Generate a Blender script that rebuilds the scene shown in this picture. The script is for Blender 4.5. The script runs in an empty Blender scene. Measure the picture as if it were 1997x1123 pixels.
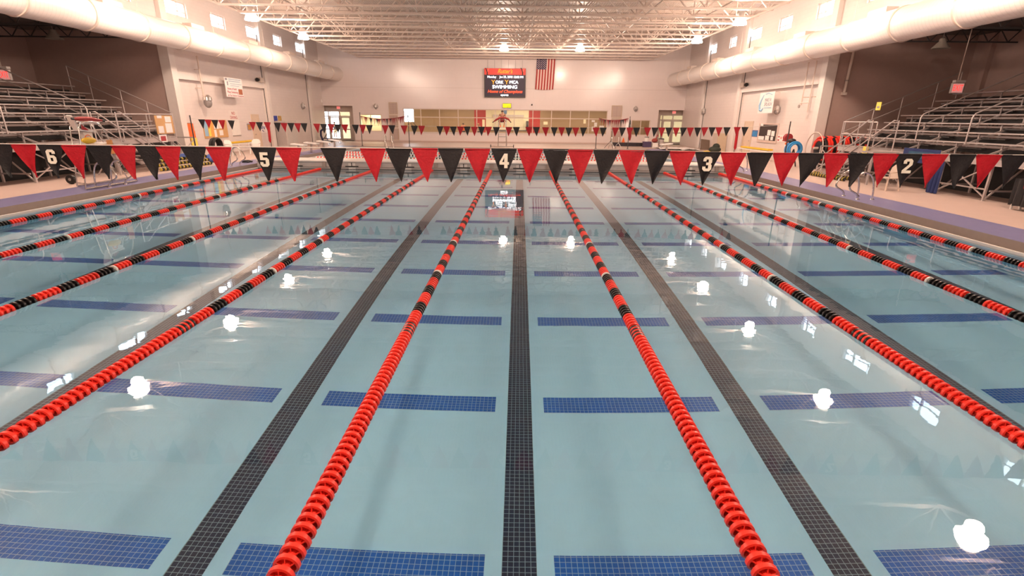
import bpy, bmesh, math, random
from mathutils import Vector, Matrix
random.seed(7)
PI = math.pi
S = bpy.context.scene
COL = S.collection

# ---------------------------------------------------------------- camera model (also used to turn measured pixels into places)
CX, CY, FPX = 998.5, 561.5, 976.5874
PITCH, YAW, ROLL = 0.3275, -0.0102, -0.011
CAM = Vector((-0.0554, 0.0, 2.4855))
_cy, _sy = math.cos(YAW), math.sin(YAW)
FWD = Vector((_sy*math.cos(PITCH), _cy*math.cos(PITCH), -math.sin(PITCH)))
_r = Vector((_cy, -_sy, 0)); _d = FWD.cross(_r)
RIGHT = math.cos(ROLL)*_r + math.sin(ROLL)*_d
DOWN = -math.sin(ROLL)*_r + math.cos(ROLL)*_d
def ray(x, y): return RIGHT*((x-CX)/FPX) + DOWN*((y-CY)/FPX) + FWD
def aty(x, y, Y): w = ray(x, y); return CAM + w*((Y-CAM.y)/w.y)
def atx(x, y, X): w = ray(x, y); return CAM + w*((X-CAM.x)/w.x)
def atz(x, y, Z): w = ray(x, y); return CAM + w*((Z-CAM.z)/w.z)
cam = bpy.data.objects.new('camera', bpy.data.cameras.new('camera')); COL.objects.link(cam)
cam.data.sensor_width = 36; cam.data.lens = 36*FPX/1997; cam.data.clip_start = .05; cam.data.clip_end = 300
m = Matrix((RIGHT, -DOWN, -FWD)).transposed().to_4x4(); m.translation = CAM
cam.matrix_world = m; S.camera = cam

# ---------------------------------------------------------------- mesh helper
class MB:
    """collects shapes in world coordinates; build() links them as ONE mesh object"""
    def __init__(s): s.v = []; s.f = []; s.mi = []; s.k = 0
    def add(s, vs, fs):
        b = len(s.v); s.v += [tuple(x) for x in vs]; s.f += [tuple(b+i for i in q) for q in fs]; s.mi += [s.k]*len(fs); return s
    def box(s, a, b):
        x0, x1 = sorted((a[0], b[0])); y0, y1 = sorted((a[1], b[1])); z0, z1 = sorted((a[2], b[2]))
        return s.add([(x0,y0,z0),(x1,y0,z0),(x1,y1,z0),(x0,y1,z0),(x0,y0,z1),(x1,y0,z1),(x1,y1,z1),(x0,y1,z1)],
              [(0,3,2,1),(4,5,6,7),(0,1,5,4),(1,2,6,5),(2,3,7,6),(3,0,4,7)])
    def bar(s, p, q, w, h=None, up=(0,0,1)):
        """rectangular bar from p to q"""
        h = h or w; p = Vector(p); q = Vector(q); d = (q-p).normalized(); u = Vector(up)
        if abs(d.dot(u)) > .98: u = Vector((1,0,0))
        x = d.cross(u).normalized()*w/2; z = x.cross(d).normalized()*h/2
        vs = [p-x-z, p+x-z, p+x+z, p-x+z, q-x-z, q+x-z, q+x+z, q-x+z]
        return s.add(vs, [(0,1,2,3),(7,6,5,4),(0,4,5,1),(1,5,6,2),(2,6,7,3),(3,7,4,0)])
    def tube(s, pts, r, n=8, closed=False, rs=None):
        pts = [Vector(p) for p in pts]; N = len(pts); prev = None; b = len(s.v); vs = []; fs = []
        for i, p in enumerate(pts):
            if closed: d = pts[(i+1) % N]-pts[i-1]
            else: d = pts[min(i+1, N-1)]-pts[max(i-1, 0)]
            d.normalize()
            if prev is None:
                u = Vector((0,0,1)) if abs(d.z) < .9 else Vector((1,0,0)); x = d.cross(u).normalized()
            else: x = (prev - d*prev.dot(d)).normalized()
            prev = x; y = d.cross(x); rr = rs[i] if rs else r
            vs += [p + (x*math.cos(2*PI*k/n) + y*math.sin(2*PI*k/n))*rr for k in range(n)]
        for i in range(N if closed else N-1):
            a, c = i*n, ((i+1) % N)*n
            fs += [(a+k, a+(k+1) % n, c+(k+1) % n, c+k) for k in range(n)]
        if not closed: fs += [tuple(range(n))[::-1], tuple((N-1)*n+k for k in range(n))]
        return s.add(vs, fs)
    def lathe(s, prof, c, axis='z', n=16, cap=True):
        """prof: [(radius, along)] turned about an axis through c"""
        c = Vector(c); vs = []; fs = []
        for r, h in prof:
            for k in range(n):
                a, b2 = r*math.cos(2*PI*k/n), r*math.sin(2*PI*k/n)
                o = {'z': (a, b2, h), 'y': (b2, h, a), 'x': (h, a, b2)}[axis]; vs.append(c+Vector(o))
        for i in range(len(prof)-1):
            fs += [(i*n+k, i*n+(k+1) % n, (i+1)*n+(k+1) % n, (i+1)*n+k) for k in range(n)]
        if cap: fs += [tuple(range(n))[::-1], tuple((len(prof)-1)*n+k for k in range(n))]
        return s.add(vs, fs)
    def ball(s, c, rx, ry=None, rz=None, n=12, m=8):
        ry = ry or rx; rz = rz or rx; c = Vector(c); vs = [c+Vector((0,0,-rz))]; fs = []
        for i in range(1, m):
            t = -PI/2 + PI*i/m
            vs += [c+Vector((rx*math.cos(t)*math.cos(2*PI*k/n), ry*math.cos(t)*math.sin(2*PI*k/n), rz*math.sin(t))) for k in range(n)]
        vs.append(c+Vector((0,0,rz))); L = len(vs)-1
        fs += [(0, 1+(k+1) % n, 1+k) for k in range(n)]
        for i in range(m-2):
            a, b = 1+i*n, 1+(i+1)*n; fs += [(a+k, a+(k+1) % n, b+(k+1) % n, b+k) for k in range(n)]
        a = 1+(m-2)*n; fs += [(a+k, a+(k+1) % n, L) for k in range(n)]
        return s.add(vs, fs)
    def prism(s, poly, d):
        """poly: 3-D outline, extruded by vector d"""
        d = Vector(d); P = [Vector(p) for p in poly]; n = len(P)
        return s.add(P+[p+d for p in P], [tuple(range(n))[::-1], tuple(range(n, 2*n))] + [(i, (i+1) % n, n+(i+1) % n, n+i) for i in range(n)])
    def quad(s, *p): return s.add(p, [tuple(range(len(p)))])
    def mesh(s, name, mat, off=(0,0,0), smooth=None):
        me = bpy.data.meshes.new(name); o = Vector(off)
        me.from_pydata([Vector(v)-o for v in s.v], [], s.f)
        for mm in (mat if isinstance(mat, (list, tuple)) else [mat]): me.materials.append(mm)
        if s.k: me.polygons.foreach_set('material_index', s.mi)
        bm = bmesh.new(); bm.from_mesh(me); bmesh.ops.recalc_face_normals(bm, faces=bm.faces); bm.to_mesh(me); bm.free()
        if smooth:
            me.polygons.foreach_set('use_smooth', [True]*len(me.polygons)); me.set_sharp_from_angle(angle=math.radians(smooth))
        me.update(); return me
    def build(s, name, mat, parent=None, smooth=None, loc=None):
        off = Vector((0,0,0)); q = parent
        while q: off += q.location; q = q.parent
        if loc is not None and parent is None: off = Vector(loc)
        o = bpy.data.objects.new(name, s.mesh(name, mat, off, smooth)); COL.objects.link(o)
        if parent: o.parent = parent
        elif loc is not None: o.location = loc
        return o
def tag(o, label=None, cat=None, group=None, kind=None):
    for k, v in (('label', label), ('category', cat), ('group', group), ('kind', kind)):
        if v: o[k] = v
    return o
def thing(name, label, cat, loc=(0,0,0), group=None):
    o = bpy.data.objects.new(name, None); COL.objects.link(o); o.location = loc; o.empty_display_size = .1
    return tag(o, label, cat, group)
def struct(name, mb, mat, parent=None, smooth=None):
    o = mb.build(name, mat, parent, smooth)
    if not parent: o['kind'] = 'structure'
    return o
def share(o, parent, loc):
    c = o.copy(); COL.objects.link(c); c.parent = parent; c.location = loc; return c
def copy_tree(o, parent=None):
    c = o.copy(); COL.objects.link(c); c.parent = parent
    for ch in list(o.children): copy_tree(ch, c)
    return c
def arc(c, r, a0, a1, n, u, v):
    c = Vector(c); u = Vector(u); v = Vector(v)
    return [c + u*r*math.cos(a0+(a1-a0)*i/n) + v*r*math.sin(a0+(a1-a0)*i/n) for i in range(n+1)]
def text(name, body, size, mat, parent, loc, rot, ext=.004, align='CENTER', shear=0, spacing=1, bold=0):
    cu = bpy.data.curves.new(name, 'FONT'); cu.body = body; cu.size = size; cu.extrude = ext; cu.align_x = align; cu.align_y = 'CENTER'
    cu.offset = bold; cu.shear = shear; cu.space_character = spacing; cu.materials.append(mat)
    tmp = bpy.data.objects.new(name, cu); COL.objects.link(tmp); bpy.context.view_layer.update()
    me = bpy.data.meshes.new_from_object(tmp.evaluated_get(bpy.context.evaluated_depsgraph_get())); me.name = name
    bpy.data.objects.remove(tmp); bpy.data.curves.remove(cu)
    o = bpy.data.objects.new(name, me); COL.objects.link(o)
    off = Vector((0,0,0)); q = parent
    while q: off += q.location; q = q.parent
    o.location = Vector(loc)-off; o.rotation_euler = rot; o.parent = parent; return o
FACE_CAM = (PI/2, 0, 0)          # reads for someone looking along +Y
FACE_RIGHT = (PI/2, 0, PI/2)     # on the left wall, reads facing +X
FACE_LEFT = (PI/2, 0, -PI/2)     # on the right wall, reads facing -X

# ---------------------------------------------------------------- materials
def N(nt, t, **kw):
    n = nt.nodes.new(t)
    for k, v in kw.items(): setattr(n, k, v)
    return n
def mat(name, col, rough=.5, metal=0, var=.08, scale=6., bump=0, bscale=40., emit=0, coat=0, trans=0, spec=.5):
    M = bpy.data.materials.new(name); M.use_nodes = True; nt = M.node_tree; b = nt.nodes['Principled BSDF']
    tc = N(nt, 'ShaderNodeTexCoord'); nz = N(nt, 'ShaderNodeTexNoise'); nz.inputs['Scale'].default_value = scale; nz.inputs['Detail'].default_value = 4
    nt.links.new(tc.outputs['Object'], nz.inputs['Vector'])
    mx = N(nt, 'ShaderNodeMix', data_type='RGBA'); nt.links.new(nz.outputs['Fac'], mx.inputs['Factor'])
    mx.inputs['A'].default_value = (*[max(0, c*(1-var)) for c in col], 1); mx.inputs['B'].default_value = (*[min(1, c*(1+var)) for c in col], 1)
    nt.links.new(mx.outputs['Result'], b.inputs['Base Color'])
    b.inputs['Roughness'].default_value = rough; b.inputs['Metallic'].default_value = metal; b.inputs['Specular IOR Level'].default_value = spec
    if coat: b.inputs['Coat Weight'].default_value = coat
    if emit:
        nt.links.new(mx.outputs['Result'], b.inputs['Emission Color']); b.inputs['Emission Strength'].default_value = emit
    if bump:
        n2 = N(nt, 'ShaderNodeTexNoise'); n2.inputs['Scale'].default_value = bscale; nt.links.new(tc.outputs['Object'], n2.inputs['Vector'])
        bp = N(nt, 'ShaderNodeBump'); bp.inputs['Strength'].default_value = bump; bp.inputs['Distance'].default_value = .01
        nt.links.new(n2.outputs['Fac'], bp.inputs['Height']); nt.links.new(bp.outputs['Normal'], b.inputs['Normal'])
    return M
def brickmat(name, c1, c2, mortar, w, h, ms, axes, rough=.5, offset=0., var=.06, bump=.0, spec=.5, stain=0):
    """rectangular tiles or blocks; axes: which two object axes carry the pattern"""
    M = bpy.data.materials.new(name); M.use_nodes = True; nt = M.node_tree; b = nt.nodes['Principled BSDF']
    tc = N(nt, 'ShaderNodeTexCoord'); sp = N(nt, 'ShaderNodeSeparateXYZ'); cb = N(nt, 'ShaderNodeCombineXYZ')
    nt.links.new(tc.outputs['Object'], sp.inputs[0])
    nt.links.new(sp.outputs[axes[0]], cb.inputs[0]); nt.links.new(sp.outputs[axes[1]], cb.inputs[1])
    br = N(nt, 'ShaderNodeTexBrick'); br.offset = offset; br.squash = 1
    for k, v in (('Color1', (*c1, 1)), ('Color2', (*c2, 1)), ('Mortar', (*mortar, 1)), ('Scale', 1.), ('Mortar Size', ms), ('Mortar Smooth', .1), ('Bias', 0.), ('Brick Width', w), ('Row Height', h)):
        br.inputs[k].default_value = v
    nt.links.new(cb.outputs[0], br.inputs['Vector'])
    nz = N(nt, 'ShaderNodeTexNoise'); nz.inputs['Scale'].default_value = .7; nz.inputs['Detail'].default_value = 5; nt.links.new(tc.outputs['Object'], nz.inputs['Vector'])
    mp = N(nt, 'ShaderNodeMapRange'); mp.inputs['To Min'].default_value = 1-var; mp.inputs['To Max'].default_value = 1+var; nt.links.new(nz.outputs['Fac'], mp.inputs['Value'])
    mu = N(nt, 'ShaderNodeMix', data_type='RGBA', blend_type='MULTIPLY'); mu.inputs['Factor'].default_value = 1
    nt.links.new(br.outputs['Color'], mu.inputs['A']); nt.links.new(mp.outputs['Result'], mu.inputs['B'])
    nt.links.new(mu.outputs['Result'], b.inputs['Base Color'])
    b.inputs['Roughness'].default_value = rough; b.inputs['Specular IOR Level'].default_value = spec
    if bump:
        bp = N(nt, 'ShaderNodeBump'); bp.inputs['Strength'].default_value = bump; bp.inputs['Distance'].default_value = .004; bp.invert = True
        nt.links.new(br.outputs['Fac'], bp.inputs['Height']); nt.links.new(bp.outputs['Normal'], b.inputs['Normal'])
    return M
wall_c = (.80, .76, .72)
M = {}
M['block_x'] = brickmat('painted_block_side', (.74,.655,.625), (.72,.64,.61), (.66,.585,.56), .4, .2, .006, (1,2), .32, .5, .04, .25)
M['block_y'] = brickmat('painted_block_end', (.78,.69,.67), (.765,.68,.66), (.72,.64,.62), 1.2, .6, .006, (0,2), .2, .5, .03, .15)
M['white_paint'] = mat('white_wall_paint', (.76,.69,.65), .35, var=.04)
M['white_steel'] = mat('white_painted_steel', (.66,.545,.475), .4, var=.05)
M['deckroof'] = brickmat('ribbed_roof_deck', (.60,.49,.42), (.59,.48,.41), (.42,.34,.29), 60., .15, .02, (1,0), .5, 0, .04, .6)
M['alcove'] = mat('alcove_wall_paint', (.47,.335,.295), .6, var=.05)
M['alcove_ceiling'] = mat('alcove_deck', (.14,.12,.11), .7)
M['gap_shade'] = mat('gap_shade_black', (.010,.009,.010), .6)  # near-black colour standing in for shade in and under the bleachers
M['dark_steel'] = mat('dark_steel', (.06,.055,.055), .5)
M['deck'] = mat('deck_tile', (.58,.45,.40), .45, var=.06, scale=3, bump=.15, bscale=120)
M['blue_tile'] = brickmat('blue_coping_tile', (.19,.19,.38), (.21,.21,.41), (.30,.29,.43), .15, .15, .006, (0,1), .35, 0, .06)
M['gutter'] = mat('gutter_steel', (.36,.31,.28), .5, .3, var=.08)
M['lip'] = mat('gutter_lip', (.78,.74,.70), .35, .1)
M['plaster'] = mat('pool_plaster', (.37,.71,.90), .6, var=.05, scale=1.5, bump=.0)
M['black_tile'] = brickmat('black_lane_tile', (.003,.020,.060), (.006,.016,.046), (.22,.36,.42), .0498, .0498, .0028, (0,1), .35, 0, .05)
M['cobalt_tile'] = brickmat('cobalt_tile', (.0,.125,.52), (.0,.11,.45), (.30,.46,.60), .0498, .0498, .0026, (0,1), .35, 0, .05)
M['pvc'] = mat('bulkhead_panel', (.52,.48,.46), .4)
M['slot'] = mat('dark_slot', (.02,.02,.02), .5)
M['red_float'] = mat('red_float_plastic', (.88,.045,.028), .35, var=.06)
M['black_float'] = mat('black_float_plastic', (.012,.011,.012), .35)
M['white_float'] = mat('white_float_plastic', (.85,.82,.78), .35)
M['steel_cable'] = mat('steel_cable', (.5,.48,.46), .35, .9)
M['alu'] = mat('brushed_aluminium', (.50,.44,.43), .4, .35, var=.08, scale=3)
M['stainless'] = mat('polished_stainless', (.7,.67,.64), .18, 1.)
M['white_plastic'] = mat('white_plastic', (.82,.78,.74), .4)
M['duct'] = brickmat('spiral_duct_paint', (.78,.71,.67), (.78,.71,.67), (.70,.635,.60), 60., .16, .010, (0,1), .3, 0, .03, .25)
M['lamp_lens'] = mat('lamp_lens', (1.,.76,.60), .3, var=.0, emit=16)
M['lamp_bell'] = mat('lamp_bell', (1.,.76,.60), .3, var=.0, emit=16)
M['lamp_body'] = mat('lamp_housing', (.75,.72,.68), .4)
M['red_cloth'] = mat('red_pennant_cloth', (.44,.003,.014), .55, var=.25, scale=26, bump=.5, bscale=45)
M['black_cloth'] = mat('black_pennant_cloth', (.009,.008,.010), .5, var=.3, scale=26, bump=.5, bscale=45)
M['numeral'] = mat('white_numeral', (.82,.78,.66), .6)
M['cord'] = mat('white_cord', (.75,.70,.64), .7)

def water_mat():
    W = bpy.data.materials.new('pool_water'); W.use_nodes = True; nt = W.node_tree
    for n in list(nt.nodes): nt.nodes.remove(n)
    out = N(nt, 'ShaderNodeOutputMaterial'); gl = N(nt, 'ShaderNodeBsdfGlass'); gl.inputs['IOR'].default_value = 1.333; gl.inputs['Roughness'].default_value = 0.0
    gl.inputs['Color'].default_value = (.97,.99,1,1)
    tc = N(nt, 'ShaderNodeTexCoord')
    a = N(nt, 'ShaderNodeTexNoise'); a.inputs['Scale'].default_value = .9; a.inputs['Detail'].default_value = 2
    b = N(nt, 'ShaderNodeTexNoise'); b.inputs['Scale'].default_value = 5.; b.inputs['Detail'].default_value = 2
    mp = N(nt, 'ShaderNodeMapping'); mp.inputs['Scale'].default_value = (.8, 1.6, 1); nt.links.new(tc.outputs['Object'], mp.inputs['Vector'])
    nt.links.new(mp.outputs[0], a.inputs['Vector']); nt.links.new(mp.outputs[0], b.inputs['Vector'])
    ad = N(nt, 'ShaderNodeMath', operation='MULTIPLY_ADD'); ad.inputs[1].default_value = .10; nt.links.new(b.outputs['Fac'], ad.inputs[0]); nt.links.new(a.outputs['Fac'], ad.inputs[2])
    bp = N(nt, 'ShaderNodeBump'); bp.inputs['Strength'].default_value = 1; bp.inputs['Distance'].default_value = WAVE
    lo = N(nt, 'ShaderNodeTexNoise'); lo.inputs['Scale'].default_value = .13; nt.links.new(tc.outputs['Object'], lo.inputs['Vector'])
    mr = N(nt, 'ShaderNodeMapRange'); mr.inputs['From Min'].default_value = .35; mr.inputs['From Max'].default_value = .68; mr.inputs['To Min'].default_value = .35; mr.inputs['To Max'].default_value = 1.5
    nt.links.new(lo.outputs['Fac'], mr.inputs['Value']); mm_ = N(nt, 'ShaderNodeMath', operation='MULTIPLY'); nt.links.new(ad.outputs[0], mm_.inputs[0]); nt.links.new(mr.outputs[0], mm_.inputs[1])
    nt.links.new(mm_.outputs[0], bp.inputs['Height']); nt.links.new(bp.outputs['Normal'], gl.inputs['Normal'])
    nt.links.new(gl.outputs[0], out.inputs[0]); return W
WAVE = .0032

# ---------------------------------------------------------------- the setting
XL, XR = -12.9, 9.95          # water edges
YN, YF = 0.9, 41.3            # near and far pool ends
ZD = 0.2                      # deck above water
PD = -1.79                    # pool floor
WL, WR = -18.6, 15.4          # hall side walls
YW = 50.0                     # far wall
ZC = 9.0                      # roof deck
AL, AR = -25.9, 22.4          # back of the seating alcoves
YB = -8.0                     # behind the camera
YCL, YCR = 28.6, 27.5         # where the alcoves end
GX = .24                      # gutter width

f = MB()
f.box((AL-.3, YB, -.3), (XL-GX, YW+2, ZD)).box((XR+GX, YB, -.3), (AR+.3, YW+2, ZD))
f.box((XL-GX, YB, -.3), (XR+GX, YN-GX, ZD)).box((XL-GX, YF+GX, -.3), (XR+GX, YW+2, ZD))
floor = struct('floor', f, M['deck'])
f = MB(); f.box((XL-GX-1.28, YN-1.2, ZD), (XL-GX, YF+1, ZD+.004)).box((XR+GX, YN-1.2, ZD), (XR+GX+1.28, YF+1, ZD+.004))
struct('blue_edge', f, M['blue_tile'], floor)
f = MB()
for s, X in ((-1, XL-GX), (1, XR+GX)): f.box((X, YN-GX, -.1), (X-s*.012, YF+GX, ZD))
f.box((XL-GX, YF+GX, -.1), (XR+GX, YF+GX-.012, ZD)).box((XL-GX, YN-GX, -.1), (XR+GX, YN-GX+.012, ZD))
f.box((XL-GX, YN-GX, -.14), (XL, YF+GX, -.10)).box((XR, YN-GX, -.14), (XR+GX, YF+GX, -.10)).box((XL-GX, YF, -.14), (XR+GX, YF+GX, -.10)).box((XL-GX, YN-GX, -.14), (XR+GX, YN, -.10))
struct('gutter_face', f, M['gutter'], floor)
f = MB()
for X in (XL, XR+.07): f.box((X-.07, YN-.07, -.12), (X, YF+.07, .045))
for Y in (YN, YF+.07): f.box((XL-.07, Y-.07, -.12), (XR+.07, Y, .045))
struct('gutter_lip', f, M['lip'], floor)

p = MB(); p.box((XL-.3, YN-.3, PD-.2), (XR+.3, YF+.3, PD))
p.box((XL-.25, YN-.2, PD), (XL, YF+.2, -.12)).box((XR, YN-.2, PD), (XR+.25, YF+.2, -.12)).box((XL, YN-.25, PD), (XR, YN, -.12)).box((XL, YF, PD), (XR, YF+.25, -.12))
pool = struct('pool_floor', p, M['plaster']); pool.cycles.is_caustics_receiver = True
LANE = 2.743
for k in range(-4, 4):
    l = MB(); l.box((k*LANE-.1495, YN+1.2, PD), (k*LANE+.1495, 23.6, PD+.004)); struct('lane_line', l, M['black_tile'], pool).cycles.is_caustics_receiver = True
for k in range(-5, 4):
    for r in range(10):
        x0, x1 = (k+.5)*LANE-1.071, (k+.5)*LANE+1.071
        x0, x1 = max(x0, XL+.1), min(x1, XR-.1)
        y = 3.2511+2.2262*r
        l = MB(); l.box((x0, y-.1495, PD), (x1, y+.1495, PD+.004)); struct('cross_mark', l, M['cobalt_tile'], pool).cycles.is_caustics_receiver = True

w = MB(); w.quad((XL-.002, YN, 0), (XR+.002, YN, 0), (XR+.002, 25.08, 0), (XL-.002, 25.08, 0)).quad((XL-.002, 26.62, 0), (XR+.002, 26.62, 0), (XR+.002, YF, 0), (XL-.002, YF, 0))
water = struct('water', w, water_mat(), None, 180); water.cycles.is_caustics_caster = True

# bulkhead across the pool
b = MB(); b.box((XL, 25.1, PD), (XR, 26.6, .36))
bulk = struct('bulkhead_wall', b, M['pvc'])
b = MB(); b.box((XL, 25.02, .36), (XR, 26.66, .42)); struct('bulkhead_deck', b, M['lip'], bulk)
b = MB(); b.box((XL, 25.06, .10), (XR, 25.1, .13)); struct('bulkhead_rail', b, M['gutter'], bulk)
b = MB(); b.box((XL, 25.07, -.02), (XR, 25.1, .02)); struct('waterline_seam', b, M['slot'], bulk)
for k in range(-4, 4):
    t = MB(); t.box((k*LANE-.17, 25.07, -.5), (k*LANE+.17, 25.095, .3)); struct('wall_target', t, M['lip'], bulk)
    t = MB(); t.box((k*LANE-.32, 25.04, .12), (k*LANE+.32, 25.07, .17)).box((k*LANE-.015, 25.04, .17), (k*LANE+.015, 25.07, .33)); struct('grab_bar', t, M['slot'], bulk)
    t = MB(); t.box(((k+.5)*LANE-.09, 25.04, .1), ((k+.5)*LANE+.09, 25.1, .34)); struct('rope_anchor_slot', t, M['gutter'], bulk)

for sgn, xa, xb in ((-1, WL-.2, AL), (1, WR+.2, AR)):
    a = MB(); a.box((xa, YB, ZD), (xb, (YCL if sgn < 0 else YCR), ZD+.004)); struct('alcove_floor', a, mat('shade_darkened_floor', (.20,.165,.15), .7), floor)  # slab colour darkened to paint in the shade below the bleachers
# ---- walls
def hole_wall(mb, x0, x1, y0, y1, z0, z1, holes):
    """a slab spanning y0..y1 with rectangular holes [(ya, yb)] between z0 and z1, full slab given by the caller above and below"""
    y = y0
    for ya, yb in sorted(holes):
        if ya > y: mb.box((x0, y, z0), (x1, ya, z1))
        y = max(y, yb)
    if y < y1: mb.box((x0, y, z0), (x1, y1, z1))
WZ0, WZ1 = 7.5, 8.26
winL = [(45.3,47.5), (41.35,42.7), (37.4,39.6), (33.3,34.85), (29.2,31.0), (25.2,26.7), (21.0,23.0), (17.2,18.7), (12.8,14.8), (9.1,10.6), (4.8,6.6)]
winR = [(43.6,45.1), (39.8,41.0), (35.9,37.8), (32.1,33.65), (27.9,29.6), (24.0,25.5), (19.8,21.8), (16.0,17.5), (11.6,13.6), (7.9,9.4), (3.6,5.4)]
for side, X, xo, wins, yc, al in (('left', WL, WL-.3, winL, YCL, AL), ('right', WR, WR+.3, winR, YCR, AR)):
    s = 1 if side == 'left' else -1
    a = MB()
    bay1 = 38.96 if side == 'left' else 37.65
    a.box((X, bay1, ZD), (xo, YW+.3, 6.5))                       # second bay, full height
    a.box((X-s*.12, yc, ZD), (xo-s*.12, bay1, 4.35))             # recessed infill of the first bay
    a.box((X, yc, 4.35), (xo, bay1, 6.5))                        # wall above the beam
    a.box((X, YB, 6.5), (xo, YW+.3, WZ0))
    hole_wall(a, X, xo, YB, YW+.3, WZ0, WZ1, wins)
    a.box((X, YB, WZ1), (xo, YW+.3, ZC))
    wl = struct('wall_'+side, a, M['block_x'])
    t = MB(); t.box((X+s*.10, yc-.1, 4.3), (X-s*.05, bay1, 4.68)); struct('bay_beam', t, M['white_paint'], wl)
    # seating alcove
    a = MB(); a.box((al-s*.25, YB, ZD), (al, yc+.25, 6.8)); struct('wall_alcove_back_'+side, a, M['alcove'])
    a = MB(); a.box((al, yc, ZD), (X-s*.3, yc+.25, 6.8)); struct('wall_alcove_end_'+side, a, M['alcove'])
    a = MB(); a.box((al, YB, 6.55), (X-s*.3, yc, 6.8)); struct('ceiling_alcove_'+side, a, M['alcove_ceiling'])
    for i in range(9):
        yb = yc-2.2-3.6*i
        a = MB(); a.bar((al, yb, 6.45), (X, yb, 6.45), .06, .08).bar((al, yb, 5.95), (X, yb, 5.95), .05, .06)
        n = 8
        for j in range(n):
            xa, xb, xm = al+(X-al)*j/n, al+(X-al)*(j+1)/n, al+(X-al)*(j+.5)/n
            a.bar((xa, yb, 6.45), (xm, yb, 5.95), .035).bar((xm, yb, 5.95), (xb, yb, 6.45), .035)
        struct('alcove_beam', a, M['dark_steel'])
    for i, yb in enumerate((yc-1.0, yc-4.4, yc-11, yc-18)):
        if side == 'left' and i == 0: continue
        a = MB(); a.box((al, yb-.14, ZD), (al+s*.22, yb+.14, 6.5)); struct('alcove_column', a, M['alcove'])
    # columns along the hall wall
    for i, yc2 in enumerate((yc, bay1, 46.85 if side == 'left' else 44.95)):
        c = MB(); c.box((X+s*.22, yc2-.24, ZD), (X-s*.3, yc2+.24, ZC))
        cc = struct('column', c, M['white_paint'])
        if i == 0: continue
        g = MB(); g.box((X+s*.03, yc2-.28, ZD), (X, yc2-.24, ZC-1.2 if i else 4.3)); struct('column_joint', g, M['dark_steel'], cc)
    # clerestory windows
    for i, (ya, yb) in enumerate(wins):
        nme = 'window_%d' % (i+1 if side == 'left' else i+21)
        a = MB(); xm = X-s*.12
        a.bar((xm, ya, WZ0+.03), (xm, yb, WZ0+.03), .05, .06).bar((xm, ya, WZ1-.03), (xm, yb, WZ1-.03), .05, .06)
        for yy in (ya+.03, yb-.03, ya+(yb-ya)*.62): a.bar((xm, yy, WZ0), (xm, yy, WZ1), .06)
        a.bar((xm, ya, WZ0+.28), (xm, yb, WZ0+.28), .04)
        wo = struct(nme, a, M['white_steel'])
        g = MB(); g.box((xm-.004, ya, WZ0), (xm+.004, yb, WZ1)); M.setdefault('glass', None)
        if M['glass'] is None:
            G = bpy.data.materials.new('window_glass'); G.use_nodes = True; nt = G.node_tree; bs = nt.nodes['Principled BSDF']
            mxs = N(nt, 'ShaderNodeMixShader'); tr = N(nt, 'ShaderNodeBsdfTransparent'); gl = N(nt, 'ShaderNodeBsdfGlossy'); gl.inputs['Roughness'].default_value = .02
            lw = N(nt, 'ShaderNodeLayerWeight'); lw.inputs['Blend'].default_value = .5; pw = N(nt, 'ShaderNodeMath', operation='POWER'); pw.inputs[1].default_value = 4
            ml = N(nt, 'ShaderNodeMath', operation='MULTIPLY_ADD'); ml.inputs[1].default_value = .5; ml.inputs[2].default_value = .03
            nt.links.new(lw.outputs['Facing'], pw.inputs[0]); nt.links.new(pw.outputs[0], ml.inputs[0]); nt.links.new(ml.outputs[0], mxs.inputs[0]); nt.links.new(tr.outputs[0], mxs.inputs[1]); nt.links.new(gl.outputs[0], mxs.inputs[2])
            nt.links.new(mxs.outputs[0], nt.nodes['Material Output'].inputs[0]); nt.nodes.remove(bs); M['glass'] = G
        struct('pane', g, M['glass'], wo)

# ---- far wall with its openings
def F(x, y, Y=YW): q = aty(x, y, Y); return q.x, q.z
def Frect(x0, y0, x1, y1, Y=YW):
    a, b2 = F(x0, y0, Y); c, d2 = F(x1, y1, Y); return min(a, c), max(a, c), min(b2, d2), max(b2, d2)
DL = (F(613, 206)[0], F(687, 206)[0], ZD, F(650, 206)[1])      # left door recess
DR = (F(1285, 214)[0], F(1361, 214)[0], ZD, F(1320, 215)[1])   # right door recess
BAND = (F(787, 235)[0], F(1184, 235)[0], F(985, 260)[1], F(985, 213.5)[1])
OL = (F(702, 245)[0], F(745, 245)[0], F(722, 256)[1], F(722, 223)[1])    # lit office window, left
ORR = (F(1231, 245)[0], F(1268, 245)[0], F(1250, 264)[1], F(1250, 234)[1])  # office window, right
fw = MB(); openings = sorted([DL, OL, BAND, ORR, DR]); x = WL-.3
for (a0, a1, z0, z1) in openings:
    fw.box((x, YW, ZD), (a0, YW+.3, ZC)); x = a1
    if z0 > ZD: fw.box((a0, YW, ZD), (a1, YW+.3, z0))
    fw.box((a0, YW, z1), (a1, YW+.3, ZC))
fw.box((x, YW, ZD), (WR+.3, YW+.3, ZC))
wfar = struct('wall_far', fw, M['block_y'])
t = MB(); zz = F(985, 278)[1]
for a0, a1 in ((DL[1], DR[0]),): t.box((a0, YW-.03, ZD), (a1, YW, ZD+.12))
struct('baseboard_far', t, M['deck'], None)
t = MB(); z0 = F(600, 155)[1]
seamz = F(900, 172)[1]; t.box((WL, YW-.012, seamz), (WR, YW, seamz+.02)); struct('wall_seam', t, mat('seam_shadow_gap', (.55,.47,.43), .6), wfar)
# wall behind the camera
bw = MB(); bw.box((AL, YB-.3, ZD), (AR, YB, ZC)); struct('wall_near', bw, M['block_y'])
c = MB(); c.box((WL-.3, YB-.3, ZC), (WR+.3, YW+.3, ZC+.2)); struct('ceiling', c, M['deckroof'])

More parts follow.
